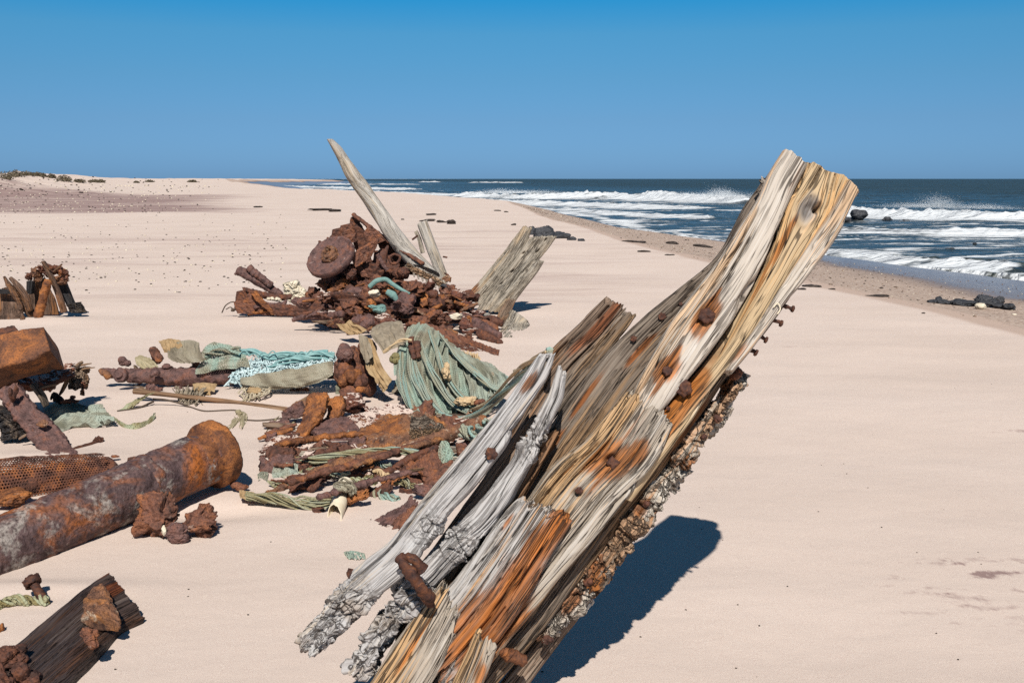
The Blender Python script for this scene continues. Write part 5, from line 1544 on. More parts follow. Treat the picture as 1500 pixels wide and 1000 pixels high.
def middle_nets():
    # ---- rusty log under the nets
    t = thing('rusty_log', V(240, 562, 7.6), 'long rust-caked spar lying half under the nets', 'iron spar')
    g = rod('150,543 163,546 185,549 230,551 285,552 345,551', 7.6, [4, 9, 12, 12.5, 12, 11], nl=150, nc=40, style='rust', seed=200, k={'scale': .8, 'lump': 1.2, 'amp': .8})
    add('spar', g, M['rpale'] if False else M['rpurple'], t)
    add('hook_tip', rod('146,541 149,544 155,547 160,553', 7.55, [2.5, 4, 5, 5], nl=30, nc=14, style='rust', seed=201, k={'scale': .4}), M['rpale'], t)
    c = V(176, 549, 7.38)
    add('bolt_boss', lathe(c, (-.1, -.95, .3), [(.05, -.04), (.055, 0), (.05, .012), (.026, .014), (.024, .03), (.001, .032)], 28, 4, .006, 30), M['rpurple'], t)
    add('bolt_boss', LP(224, 547, 7.45, 9, 8, seed=5, n=14, blobs=4), M['rpurple'], t)
    add('rust_lump', LP(183, 530, 7.65, 11, 9, seed=203, n=20, blobs=4), M['rpurple'], label='rounded rust lump upright on the spar near its hooked tip', cat='rust lump')
    add('rust_lump', LP(229, 520, 7.7, 13, 13, seed=204, n=20, facets=9), M['rust'], label='brown rust block on the spar beside the grey net sheet', cat='rust lump')
    add('rust_lump', LP(243, 536, 7.6, 12, 5, seed=205, n=14, blobs=3), M['rpurple'], label='low rust lump on top of the spar under the net sheet', cat='rust lump')
    add('rag', drape([PL('197,524 206,520 216,524', 7.7), PL('200,533 212,535 224,528', 7.62), PL('208,540 222,541 232,537', 7.6)], 24, 24, .02, 3, 4), M['rag'], label='tan rag draped over the spar left of the brown block', cat='rag')
    add('rag', drape([PL('232,499 248,496 264,498', 7.8), PL('236,506 250,508 266,503', 7.7), PL('240,516 252,516 268,508', 7.68)], 24, 24, .03, 3, 5), M['tan'], label='tan cloth bunched at the top left of the grey net sheet', cat='rag')
    add('net_sheet', drape([PL('247,506 262,500 280,498 292,502', 7.75), PL('246,516 264,512 282,510 294,514', 7.65), PL('246,523 262,522 284,524 298,524', 7.58), PL('254,530 268,532 290,531 304,526', 7.55)], 60, 60, .018, 4, 6, crinkle=.012), M['taupe'],
        label='grey-brown sheet of fine netting over the rusty spar', cat='fishing net')
    add('green_net', join(drape([PL('293,516 310,506 330,505 350,512', 7.8), PL('298,526 314,516 334,513 356,518', 7.68), PL('288,538 312,530 338,523 362,526', 7.6), PL('286,548 312,543 340,538 366,536', 7.5)], 70, 70, .05, 6, 7, 'u'),
                          bundle(PL('300,520 325,514 352,514', 7.6), 7, .03, .008, 3)), M['teal'], label='folded pale green net behind the right end of the spar', cat='fishing net')
    # ---- blue netting
    t = thing('blue_net', V(410, 545, 7.5), 'knotted white and turquoise net stretched toward the rust boulder', 'fishing net')
    add('mesh', wirenet([PL('352,535 380,527 410,527 440,523 470,520 490,519', 7.62), PL('340,549 370,542 405,537 440,532 470,527 490,525', 7.5), PL('332,562 352,560 385,552 430,545 470,537 490,531', 7.42)], 9, 46, .0045, 1, .03), M['bluecord'], t)
    add('mesh', wirenet([PL('350,533 380,524 410,526 440,520 488,518', 7.66), PL('340,552 372,545 405,540 440,534 488,526', 7.54), PL('336,561 356,558 390,548 430,541 488,530', 7.48)], 7, 34, .004, 2, .03), M['bluecord'], t)
    add('border_rope', bundle(PL('392,541,7.5 410,533,7.5 430,527,7.5 455,523,7.5 475,521,7.5 490,522,7.5'), 9, .03, .008, 4), M['pool'], t)
    add('border_rope', bundle(PL('352,517,7.65 372,515,7.65 395,522,7.6 420,519,7.6 450,518,7.6 480,518,7.6'), 9, .032, .009, 5), M['pool'], t)
    add('loose_twine', join(*[rod(f'{350 + 14 * i},{520 + (i % 3)} {358 + 14 * i},{513 + (i * 5) % 7} {366 + 14 * i},{521 + (i % 2) * 3}', 7.55, 1.0, nl=14, nc=6) for i in range(9)]), M['pool'], t)
    add('taupe_net', drape([PL('352,553 380,548 420,541 460,533 488,530', 7.4), PL('352,558 384,556 424,550 462,543 488,537', 7.3), PL('354,562 388,565 430,562 465,553 487,543', 7.22), PL('370,566 395,569 435,568 468,558 486,548', 7.2)], 50, 110, .035, 4, 9, 'u'), M['taupe'],
        label='taupe folded net lying along the front of the blue net', cat='fishing net')
    add('knotted_net', join(wirenet([PL('352,562 372,563 398,566', 7.3), PL('352,575 374,576 396,572', 7.15), PL('356,586 374,585 385,580', 7.05)], 4, 9, .006, 7, .02)), M['dirtycord'], label='coarse tan knotted net hanging below the taupe net', cat='fishing net')
    add('net_wad', LP(372, 574, 7.2, 18, 9, seed=212, n=20, blobs=6, amp=1.4), M['tan'], label='brown wad of rotten net behind the coarse knotted net', cat='net wad')
    add('twine_tuft', join(*[bundle(PL(f'{258 + 5 * i},{566 + (i * 7) % 9} {263 + 4 * i},{578 + (i * 5) % 7} {266 + 4 * i},{588 + (i * 3) % 8}', 7.2), 6, .03, .004, i, 16) for i in range(9)], LP(275, 576, 7.25, 16, 8, seed=33, n=14, blobs=4)), M['canvas'],
        label='frizzy grey tuft of unravelled twine on the long stick', cat='twine')
    add('rag', drape([PL('282,562 300,560 318,562', 7.35), PL('284,571 302,574 316,568', 7.25), PL('292,576 306,579 314,573', 7.2)], 24, 24, .025, 3, 7), M['tan'], label='small tan rag under the rusty spar beside the twine tuft', cat='rag')
    add('long_stick', rod('196,573 230,576 290,583 350,590 400,597 442,604', 7.0, [4, 3.6, 3.2, 3.4, 3.8, 4.4], nl=110, nc=12, style='wood', seed=214, k={'crack': .4, 'lump': .6}), M['stick'],
        label='long thin brown stick lying across the sand to the wreck', cat='stick')
    add('stub_stick', rod('196,571 208,571 218,575', 7.05, [3, 4, 3], nl=24, nc=10, style='wood', seed=215), M['stick'], label='short stub at the left end of the long stick', cat='stick')
    t = thing('thin_rope', V(340, 600, 6.9), 'thin dark rope snaking beside the long stick', 'rope')
    add('strand', rod('224,584 240,585 262,590 278,596 300,602 330,601 345,601 352,606', 6.9, 1.4, nl=60, nc=6), M['twine'], t)
    add('strand', rod('358,615 380,616 410,613 440,609', 6.75, 1.5, nl=40, nc=6), M['twine'], t)
    add('strand', rod('172,602 200,598 225,588', 6.95, 1.5, nl=30, nc=6), M['twine'], t)
    add('snag', LP(350, 605, 6.85, 8, 6, seed=44, n=12, blobs=4), M['rag'], t)
    for i, (rows, mt, lab) in enumerate((
            (('206,582 216,577 228,574', '186,592 200,588 214,582', '172,601 184,600 198,595'), 'olive', 'olive strip of net trailing left of the long stick'),
            (('346,606 352,602 360,604', '340,615 348,614 354,612', '332,626 338,628 344,624'), 'rag', 'dry leaf-shaped rag hanging below the stick'),
            (('352,606 358,604 363,607', '352,614 356,616 362,615', '350,624 353,630 356,626'), 'rag', 'second smaller rag hanging right below the stick'),
            (('410,608 402,614 396,620', '404,616 396,622 391,630', '398,624 392,630 388,638'), 'rag', 'pointed olive rag left of the orange bracket'),
            (('436,612 425,620 416,630', '430,622 420,628 414,636'), 'rag', 'narrow pale rag beside the orange bracket'))):
        add('net_rag', drape([PL(r, 6.85 - .05 * i) for r in rows], 24, 18, .015, 2, i + 8), M[mt], label=lab, cat='rag')
    add('net_ribbon', drape([PL('166,609 178,619 196,622 214,617 228,605', 6.75), PL('168,615 180,625 198,628 216,622 228,612', 6.7)], 18, 70, .02, 2, 12, 'u'), M['olive'], label='curling olive ribbon of net on the open sand', cat='fishing net')
    # ---- net lying on the sand at left
    add('sand_net', drape([PL('64,590 90,591 110,592 128,598 150,596', 6.9), PL('66,603 88,600 112,600 134,607 156,604', 6.7), PL('76,618 96,612 118,612 142,614 166,612', 6.5), PL('90,632 108,627 126,624 146,620 168,615', 6.3)], 80, 100, .045, 7, 14, 'u', .008, .06), M['greynet'],
        label='grey-green net spread on the sand beside the leaning beam', cat='fishing net')
    # ---- net pile in the middle
    t = thing('rust_boulder', V(520, 580, 7.2), 'big smooth bulging brown rust boulder left of the draped net', 'rust lump')
    for (x, y, Y, rx, ry, sd, mt) in ((520, 545, 7.35, 32, 44, 220, 'rust'), (507, 514, 7.25, 17, 19, 221, 'rpurple'), (538, 508, 7.3, 15, 20, 222, 'rust'), (512, 552, 7.18, 20, 22, 226, 'rorange'), (536, 560, 7.15, 18, 24, 227, 'rdark'), (514, 575, 7.1, 20, 12, 223, 'rust')):
        add('bulge', LP(x, y, Y, rx, ry, seed=sd, n=30, blobs=5, amp=.7), M[mt], t)
    add('rust_lump', LP(532, 570, 6.95, 12, 9, seed=224, n=16, blobs=3, amp=.5), M['rorange'], label='reddish knob at the foot of the big rust boulder', cat='rust lump')
    add('net_heap', LP(628, 560, 7.35, 72, 60, 22, seed=230, n=46, blobs=9, amp=.9), M['canvas'], label='dark heap of wreckage buried under the draped net', cat='wreck heap')
    g = drape([PL('545,480 562,472 588,470', 7.4), PL('544,492 564,486 592,482', 7.2), PL('556,508 574,502 594,496', 7.06), PL('562,518 578,510 596,502', 7.02)], 40, 40, .02, 2, 15, crinkle=.02)
    add('stiff_cloth', g, M['canvas'], label='stiff grey-brown cloth slab on top of the net pile', cat='cloth')
    add('tan_sheet', drape([PL('525,494 534,492 545,498', 7.18), PL('530,512 540,518 552,516', 7.06), PL('536,532 548,545 562,540', 6.98), PL('552,560 562,574 574,556', 6.94)], 40, 30, .03, 3, 16, crinkle=.02), M['tan'], label='wrinkled orange-tan sheet hanging beside the rust boulder', cat='cloth')
    add('grey_rag', drape([PL('525,491 531,490 538,494', 7.1), PL('527,508 534,510 544,508', 7.0), PL('532,526 538,532 546,522', 6.96)], 30, 24, .02, 2, 17), M['canvas'], label='narrow grey rag hanging over the front of the rust boulder', cat='cloth')
    t = thing('draped_net', V(640, 590, 7.6), 'great faded green fishing net draped in folds over the middle pile', 'fishing net')
    add('sheet', drape([PL('598,478 616,473 634,480 656,498 684,518 712,534', 7.3), PL('584,504 608,498 634,503 660,520 692,538 730,548', 7.08), PL('576,536 606,530 638,536 668,550 700,562 744,557', 6.92),
                        PL('582,566 612,566 640,572 668,580 696,586 738,574', 6.76), PL('598,592 622,598 644,604 664,608 690,606 724,596', 6.6), PL('610,606 630,613 650,619 668,621 686,614 706,606', 6.48)], 160, 220, .05, 13, 18, 'v', .008, .02), M['teal'], t)
    add('sheet', drape([PL('660,505 690,522 715,532', 7.2), PL('672,530 700,540 735,546', 7.0), PL('684,556 712,562 744,552', 6.85), PL('690,584 716,584 744,566', 6.7)], 80, 90, .04, 7, 19, 'v', .01, .02), M['greynet'], t)
    folds = [('602,512,7.02 606,540,6.86 616,566,6.72 634,592,6.58 655,612,6.45', [.015, .03, .035, .03, .015], 1), ('614,500,7.06 624,530,6.86 642,560,6.74 666,590,6.58 692,606,6.46', [.012, .025, .035, .03, .015], 2),
             ('630,484,7.2 640,512,7.0 652,545,6.84 672,575,6.7 700,596,6.56', [.012, .02, .025, .025, .015], 3), ('588,516,7.0 588,545,6.86 594,575,6.7 604,600,6.56', [.015, .025, .025, .015], 4),
             ('644,490,7.2 664,515,7.04 690,540,6.88 715,560,6.8', [.012, .018, .02, .015], 5), ('662,512,7.1 690,540,6.9 720,566,6.74 738,572,6.7', [.01, .018, .02, .012], 6)]
    for s, sp, i in folds:
        add('fold', bundle(PL(s), 20, sp, .0055, i, 50, .4), M['strand'], t)
    add('tail', bundle(PL('640,606,6.45 668,614,6.38 696,608,6.2 724,590,5.8 748,566,5.2 772,540,4.6 796,520,3.4 806,514,2.75'), 8, [.035, .035, .03, .025, .02, .015, .010, .008], .007, 8, 90, 1.2), M['strand'], t)
    add('tail', bundle(PL('690,600,6.45 716,588,6.0 742,562,5.3 768,536,4.6 790,522,3.6 803,514,2.78'), 5, [.02, .02, .02, .015, .01, .007], .006, 9, 80, 1.0), M['rope'], t)
    add('net_ball', LP(581, 528, 6.95, 17, 14, seed=240, n=24, blobs=4, amp=.6), M['olive'], label='wadded olive ball of netting at the top of the draped net', cat='net wad')
    add('rust_prongs', join(rod('602,494,6.98 604,510,6.95 606,526,6.9', None, [4, 4.5, 2.5], nl=40, nc=14, style='rust', seed=241, k={'scale': .6}), rod('612,500,6.95 612,515,6.93 613,524,6.9', None, [4.5, 4, 2], nl=30, nc=14, style='rust', seed=242, k={'scale': .6})), M['rdark'],
        label='pair of rusty prongs poking through the top of the net', cat='iron prongs')
    add('rope_loop', bundle(PL('562,516,6.95 576,504,6.93 592,498,6.92 603,498,6.92'), 4, .012, .006, 11), M['rope'], label='tan rope arcing over the net ball', cat='rope')
    for i, (x, y, Y, rx, ry, mt, nm, lab) in enumerate((
            (655, 545, 6.75, 9, 15, 'rope', 'sponge_mass', 'orange spongy mass in a gap of the draped net'),
            (683, 588, 6.5, 17, 9, 'rope', 'sponge_mass', 'pale tan spongy lump below the draped net'), (702, 589, 6.46, 8, 7, 'rust', 'rust_lump', 'small brown rust lump right of the tan spongy lump'))):
        add(nm, LP(x, y, Y, rx, ry, seed=250 + i, n=22, blobs=8, amp=1.6), M[mt], label=lab, cat='rust lump' if nm == 'rust_lump' else 'sponge')
    add('frayed_rope', join(*[bundle(PL(f'{672 + 5 * i},{514 + i} {676 + 5 * i},{521 + i} {675 + 5 * i},{529 + i}', 7.75), 6, .02, .006, i, 14) for i in range(6)]), M['rope'], label='frayed tan rope ends behind the draped net', cat='rope')
    add('teal_scrap', LP(735, 555, 7.3, 12, 8, seed=255, n=18, blobs=5, amp=1.2), M['pool'], label='bright turquoise net scrap at the right tip of the draped net', cat='net wad')
    add('teal_scrap', drape([PL('650,510 662,510 676,516', 7.9), PL('654,520 668,520 684,526', 7.8)], 16, 30, .02, 3, 3), M['aqua'], label='turquoise net scrap behind the draped net beside the girder', cat='fishing net')
    add('teal_scrap', LP(497, 572, 7.3, 7, 14, seed=256, n=18, blobs=5, amp=1.2), M['greynet'], label='pale green net wisp left of the rust boulder foot', cat='net wad')
    for i, (x, y, r) in enumerate(((720, 548, 7), (756, 545, 6))):
        add('grey_rag', LP(x, y, 7.0, r * 1.6, r, seed=260 + i, n=12, blobs=4), M['canvas'], label=('grey rag lump left of the turquoise scrap' if i == 0 else 'small grey rag lump right of the turquoise scrap'), cat='rag')
def middle_iron():
    """debris between the pipe and the leaning timber; pixel coordinates from the photograph"""
    t = thing('iron_bracket', V(465, 635, 6.6), 'orange rusty broken bracket standing in the debris below the rust boulder', 'iron bracket')
    add('arm', brd('452,576,6.3 446,598,6.2 440,618,6.12 433,638,6.04', '480,574,6.3 474,598,6.2 462,618,6.12 447,640,6.04', None, .07, nl=80, nc=60, pw=3.5, style='rust', seed=301, k={'scale': .9, 'lump': 1.4}), M['rorange'], t)
    add('arm', brd('474,584,6.45 480,602,6.38 470,618,6.34', '502,580,6.45 502,602,6.38 484,624,6.32', None, .07, nl=60, nc=60, pw=3.5, style='rust', seed=302, k={'scale': .8, 'lump': 1.4}), M['rorange'], t)
    add('crust', LP(512, 590, 6.6, 28, 15, seed=303, n=22, blobs=6, amp=1.5), M['rsand'], t)
    add('rust_plate', brd('412,604 424,598 440,588', '414,612 430,613 450,608', 6.4, .05, nl=50, nc=46, style='rust', seed=304, k={'scale': .6}), M['rpurple'], label='purplish rust plate sticking out left of the orange bracket', cat='plate')
    add('driftwood_strip', brd('436,588 446,582 458,574', '440,592 450,586 460,578', 6.9, .03, nl=30, nc=26, seed=305), M['core'], label='short grey wooden strip behind the orange bracket', cat='timber')
    # plates half buried
    t = thing('buried_hull_plate', V(500, 630, 6.4), 'cracked flat hull plate half buried in sand in front of the bracket', 'plate')
    for i, (l, r, mt) in enumerate((('454,626,6.15 480,614,6.2 506,608,6.24', '470,642,5.98 500,645,5.95 531,632,6.05', 'rpurple'), ('505,612,6.3 522,606,6.34 540,600,6.36', '530,630,6.1 552,620,6.18 570,612,6.24', 'rsand'),
                                    ('540,600,6.4 562,592,6.46 585,592,6.46', '566,612,6.28 592,610,6.3 612,606,6.3', 'rsand2'), ('494,650,5.86 508,646,5.88 522,644,5.9', '504,657,5.78 520,656,5.8 531,652,5.84', 'rpurple'))):
        add('plate_piece', brd(l, r, None, .045, nl=60, nc=70, pw=5, style='rust', seed=310 + i, k={'scale': .7, 'lump': 1.3}, jag=(.03, .03)), M[mt], t)
    for i, (x, y, Y, r) in enumerate(((524, 606, 6.75, 10), (548, 598, 6.85, 6), (560, 605, 6.7, 5), (575, 598, 6.8, 4), (587, 603, 6.72, 4), (512, 602, 6.85, 7), (540, 615, 6.55, 5))):
        add('rust_flake', LP(x, y, Y, r, r * .5, seed=320 + i, n=12, facets=8, amp=1.4), M['rdark'], t)
    t = thing('textured_plate', V(585, 655, 6.0), 'large curved plate, fiery orange on the left and grey and fibrous on the right', 'plate')
    add('plate', slab(PL('528,626,5.98 560,609,6.02 600,602,6.04 634,606,6.04 656,622,5.98'), PL('522,660,5.74 552,660,5.74 590,659,5.74 630,650,5.8 664,638,5.9'), .07, 150, 150, 5, 'rust', 330, {'scale': .8, 'lump': 1.6},
                      stains=()), M['rpale'], t)
    add('orange_face', slab(PL('538,622,5.93 560,612,5.97 586,607,5.99'), PL('526,658,5.71 552,658,5.71 594,648,5.78'), .03, 80, 90, 4, 'wood', 331, {'crack': .6, 'ridge': 1.6}, stains=[(V(560, 635, 5.84), .3, .2, 1.2)]), M['rorange'], t)
    add('fibrous_face', slab(PL('602,606,5.99 622,608,5.99 648,620,5.93'), PL('598,652,5.74 626,647,5.77 657,636,5.84'), .03, 90, 110, 4, 'rot', 332, {'lump': 1.2}), M['core'], t)
    add('long_pipe', rod('583,659,5.66 614,650,5.7 650,639,5.74 685,627,5.78 712,617,5.8', None, [8.5, 8.5, 9, 9.5, 10.5], nl=100, nc=26, style='rust', seed=335, k={'scale': .7}), M['rpale'], label='long orange and cream rusted pipe angled up to the leaning timber', cat='iron pipe')
    # left flat plate dusted with sand
    add('sandy_plate', brd('381,656,5.75 396,640,5.84 420,636,5.86 440,639,5.84', '390,670,5.58 420,669,5.59 470,667,5.62 520,657,5.74', None, .10, nl=90, nc=90, pw=4, style='rust', seed=340, k={'scale': .9, 'lump': 1.5}, jag=(.05, .05)), M['rsand'], label='flat purplish plate with sand blown over it, left of the debris', cat='plate')
    t = thing('twisted_net_strip', V(500, 670, 6.0), 'long twisted strip of olive net lying across the debris', 'fishing net')
    add('strip', drape([PL('406,668 418,668 434,670 455,669 480,666 510,662 545,659 580,658 612,662', 5.44), PL('408,676 420,678 436,681 456,679 482,674 512,669 546,665 582,664 606,668', 5.38)], 22, 140, .025, 2, 30, 'u', .008), M['olive'], t)
    add('strip', bundle(PL('406,672,5.4 434,675,5.38 455,674,5.38 480,670,5.38 510,665,5.38 545,661,5.4 580,661,5.4 610,665,5.36'), 14, [.02, .03, .03, .028, .025, .02], .0045, 33, 90, 1.5), M['olivestrand'], t)
    add('strip', bundle(PL('500,669,5.4 530,662,5.42 565,658,5.44 600,660,5.42 618,664,5.38'), 7, .018, .007, 31, 50), M['strand'], t)
    # angle irons
    add('angle_iron', rod('394,722,4.95 430,706,5.06 470,690,5.16 510,676,5.26 550,667,5.36 585,662,5.42', None, [4, 8, 9, 9.5, 8.5, 6], nl=130, nc=26, style='rust', seed=345, k={'scale': .8, 'lump': 1.2}, flat=.75), M['rpale'], label='long rusty angle iron with salty patches pointing down left', cat='iron bar')
    t = thing('box_girder', V(610, 690, 5.6), 'box-section rusty girder end under the orange pipe', 'girder')
    add('top_edge', rod('548,702,5.16 575,687,5.24 605,669,5.34 640,655,5.42', None, [3, 5, 5.5, 5], nl=70, nc=16, style='rust', seed=346, k={'scale': .6}), M['rdark'], t)
    add('side', brd('576,690,5.22 604,673,5.32 636,655,5.4', '590,714,5.04 620,702,5.12 648,680,5.26', None, .12, nl=80, nc=80, pw=6, style='rust', seed=347, k={'scale': .9}), M['rust'], t)
    add('end_lug', LP(580, 700, 5.12, 11, 11, seed=348, n=18, blobs=3), M['rsand'], t)
    add('flange', brd('586,712 600,716 612,712', '584,720 600,722 616,717', 5.32, .03, nl=30, nc=30, style='rust', seed=349, k={'scale': .5}), M['rdark'], t)
    add('rust_lump', LP(674, 655, 5.5, 15, 15, seed=350, n=22, blobs=3, amp=.8), M['rust'], label='round brown rust lump between orange pipe and silver plank', cat='rust lump')
    add('pale_stone', LP(693, 648, 5.6, 7, 6, seed=351, n=14, blobs=2, amp=.6), M['creamrock'], label='small white stone beside the silver plank', cat='stone')
    add('green_rag', drape([PL('646,646 652,645 658,648', 5.4), PL('642,664 652,662 664,668', 5.36), PL('648,688 654,686 660,680', 5.3)], 36, 30, .03, 4, 33, 'v'), M['teal'], label='pale green net rag hanging beside the round rust lump', cat='fishing net')
    add('net_tangle', bundle(PL('676,630,5.7 690,636,5.66 700,632,5.6 714,622,5.5'), 10, .045, .008, 34, 40), M['strand'], label='tangle of green net strands beside the end of the orange pipe', cat='fishing net')
    # nets at the lower left of the debris
    add('net_heap', drape([PL('402,682 420,680 436,684', 5.24), PL('398,692 418,690 438,694', 5.16), PL('402,704 418,702 436,706', 5.08), PL('414,714 426,712 440,712', 5.02)], 50, 40, .035, 4, 35, 'u', .012), M['greynet'], label='crumpled grey-green net left of the angle iron', cat='fishing net')
    add('olive_net', drape([PL('436,688 460,684 485,682', 5.3), PL('430,700 455,694 480,690', 5.2), PL('412,714 440,706 468,698', 5.05)], 40, 60, .03, 5, 36, 'v'), M['olive'], label='brownish olive net tucked against the angle iron', cat='fishing net')
    t = thing('net_tail', V(420, 730, 5.1), 'long flat olive net tail with a rust-red end reaching the pipe flange', 'fishing net')
    add('tail', drape([PL('358,719 380,722 410,726 440,728 470,726 492,722', 4.84), PL('360,732 382,735 412,738 440,741 468,743 488,742', 4.72)], 26, 110, .02, 3, 37, 'u'), M['olive'], t)
    add('strands', bundle(PL('362,726,4.74 382,729,4.73 411,732,4.72 440,735,4.71 469,735,4.7 490,731,4.7'), 16, [.015, .03, .035, .04, .03], .004, 34, 90, .8), M['olivestrand'], t)
    add('end', drape([PL('350,717 358,718 372,720', 4.84), PL('352,730 360,732 374,734', 4.75)], 16, 20, .015, 2, 38), M['tan'], t)
    add('green_wisp', drape([PL('377,694 384,690 393,692', 5.6), PL('378,704 386,702 392,706', 5.5)], 16, 16, .02, 2, 39), M['greynet'], label='tiny grey-green wisp of net beside the pipe flange', cat='fishing net')
    # cream pipe
    t = thing('cream_pipe', V(490, 755, 4.7), 'broken cream plastic pipe with a pointed hollow end on the sand', 'pipe')
    A, B = V(506, 708, 4.86), V(487, 766, 4.47)
    d = (B - A) / np.linalg.norm(B - A)
    nl, nc = 60, 40
    _t, N, Bn = frames(np.array([A, (A + B) / 2, B]))
    th = np.linspace(0, 2 * math.pi, nc + 1)[:-1]
    L = np.linalg.norm(B - A)
    r0 = 11.5 * MPX(4.75)
    rings = []
    for i in range(nl):
        s = i / (nl - 1)
        cut = .86 + .16 * np.cos(th - 2.2) + .03 * pn(th * 2, 3.0)
        rings.append(A + (s * L * cut)[:, None] * d + r0 * (np.cos(th)[:, None] * N[0] + np.sin(th)[:, None] * Bn[0]))
    for i in range(nl):
        s = 1 - i / (nl - 1)
        cut = .86 + .16 * np.cos(th - 2.2) + .03 * pn(th * 2, 3.0)
        rings.append(A + (s * L * cut)[:, None] * d + r0 * .90 * (np.cos(th)[:, None] * N[0] + np.sin(th)[:, None] * Bn[0]))
    v = np.concatenate(rings)
    add('tube', (v, ringquads(2 * nl, nc), [], {'loc': v.copy(), 'stain': np.zeros(len(v))}), M['cream'], t)
    add('net_wrap', join(*[bundle(PL(f'{490 + i},{713 + 2.5 * i} {500 + i},{707 + 2.5 * i} {512},{709 + 2.5 * i} {520 - i},{717 + 2.5 * i}', 4.74 - .03 * i), 6, .02, .006, 40 + i, 24) for i in range(4)]), M['taupe'], t)
    add('net_wad', LP(509, 709, 4.9, 14, 8, seed=45, n=16, blobs=4), M['taupe'], t)
    add('net_rag', drape([PL('508,722 514,722 517,728', 4.85), PL('506,738 512,738 514,742', 4.72)], 18, 16, .015, 2, 41), M['taupe'], t)
    add('rust_sliver', brd('456,744 464,742 474,742', '458,749 466,750 476,748', 4.75, .02, nl=24, nc=24, style='rust', seed=352, k={'scale': .4}), M['rdark'], label='small rust sliver on the sand left of the cream pipe', cat='rust flake')
    # frayed rope bits
    add('frayed_net', bundle(PL('532,716,5.05 548,722,5.0 562,728,4.95 582,732,4.92'), 12, [.02, .035, .035, .025], .006, 42, 40, 1.4), M['strand'], label='short twisted green rope end on the sand beside the cream pipe', cat='rope')
    add('frayed_net', join(bundle(PL('514,706,5.2 528,704,5.2 540,702,5.2'), 9, .025, .006, 43, 24), bundle(PL('540,694,5.3 546,702,5.25 548,710,5.2'), 7, .02, .006, 44, 20)), M['olive'], label='olive net fray under the box girder', cat='rope')
    # rust flakes next to the silver plank
    t = thing('rust_flakes', V(580, 760, 4.7), 'jagged reddish rust flakes beside the silver plank', 'rust flake')
    add('flake', brd('549,760,4.5 568,749,4.54 590,738,4.58 600,725,4.62', '566,771,4.42 585,769,4.43 600,760,4.46 614,740,4.56', None, .04, nl=70, nc=60, pw=3.5, style='rust', seed=353, k={'scale': .6, 'lump': 1.5}, jag=(.04, .04)), M['rpurple'], t)
    add('flake', brd('577,760,4.42 590,750,4.46 606,738,4.5', '592,777,4.38 606,766,4.41 624,748,4.46', None, .04, nl=50, nc=50, pw=3.5, style='rust', seed=354, k={'scale': .6, 'lump': 1.5}, jag=(.04, .04)), M['rust'], t)
    for i, (x, y, Y, r, mt, lab) in enumerate(((636, 715, 5.1, 8, 'rust', 'brown rust chip between the box girder and the silver plank'), (648, 706, 5.15, 6, 'creamrock', 'cream chip between box girder and silver plank'), (655, 694, 5.2, 9, 'rorange', 'orange rust chip just left of the silver plank'),
                                               (622, 722, 5.0, 5, 'rdark', 'dark rust chip at the foot of the box girder'), (520, 684, 5.7, 9, 'rust', 'red rust lump under the twisted net strip'), (500, 684, 5.72, 6, 'rdark', 'dark chip beneath the twisted net strip'))):
        add('chip', LP(x, y, Y, r, r * .7, seed=360 + i, n=14, facets=8, amp=1.2), M[mt], label=lab, cat='chip', group='chips among the middle debris')
    add('net_scrap', drape([PL('503,808 518,806 534,810', 4.15), PL('510,818 524,819 536,817', 4.08)], 18, 30, .015, 2, 46), M['teal'], label='small green net scrap on bare sand left of the silver plank', cat='fishing net')


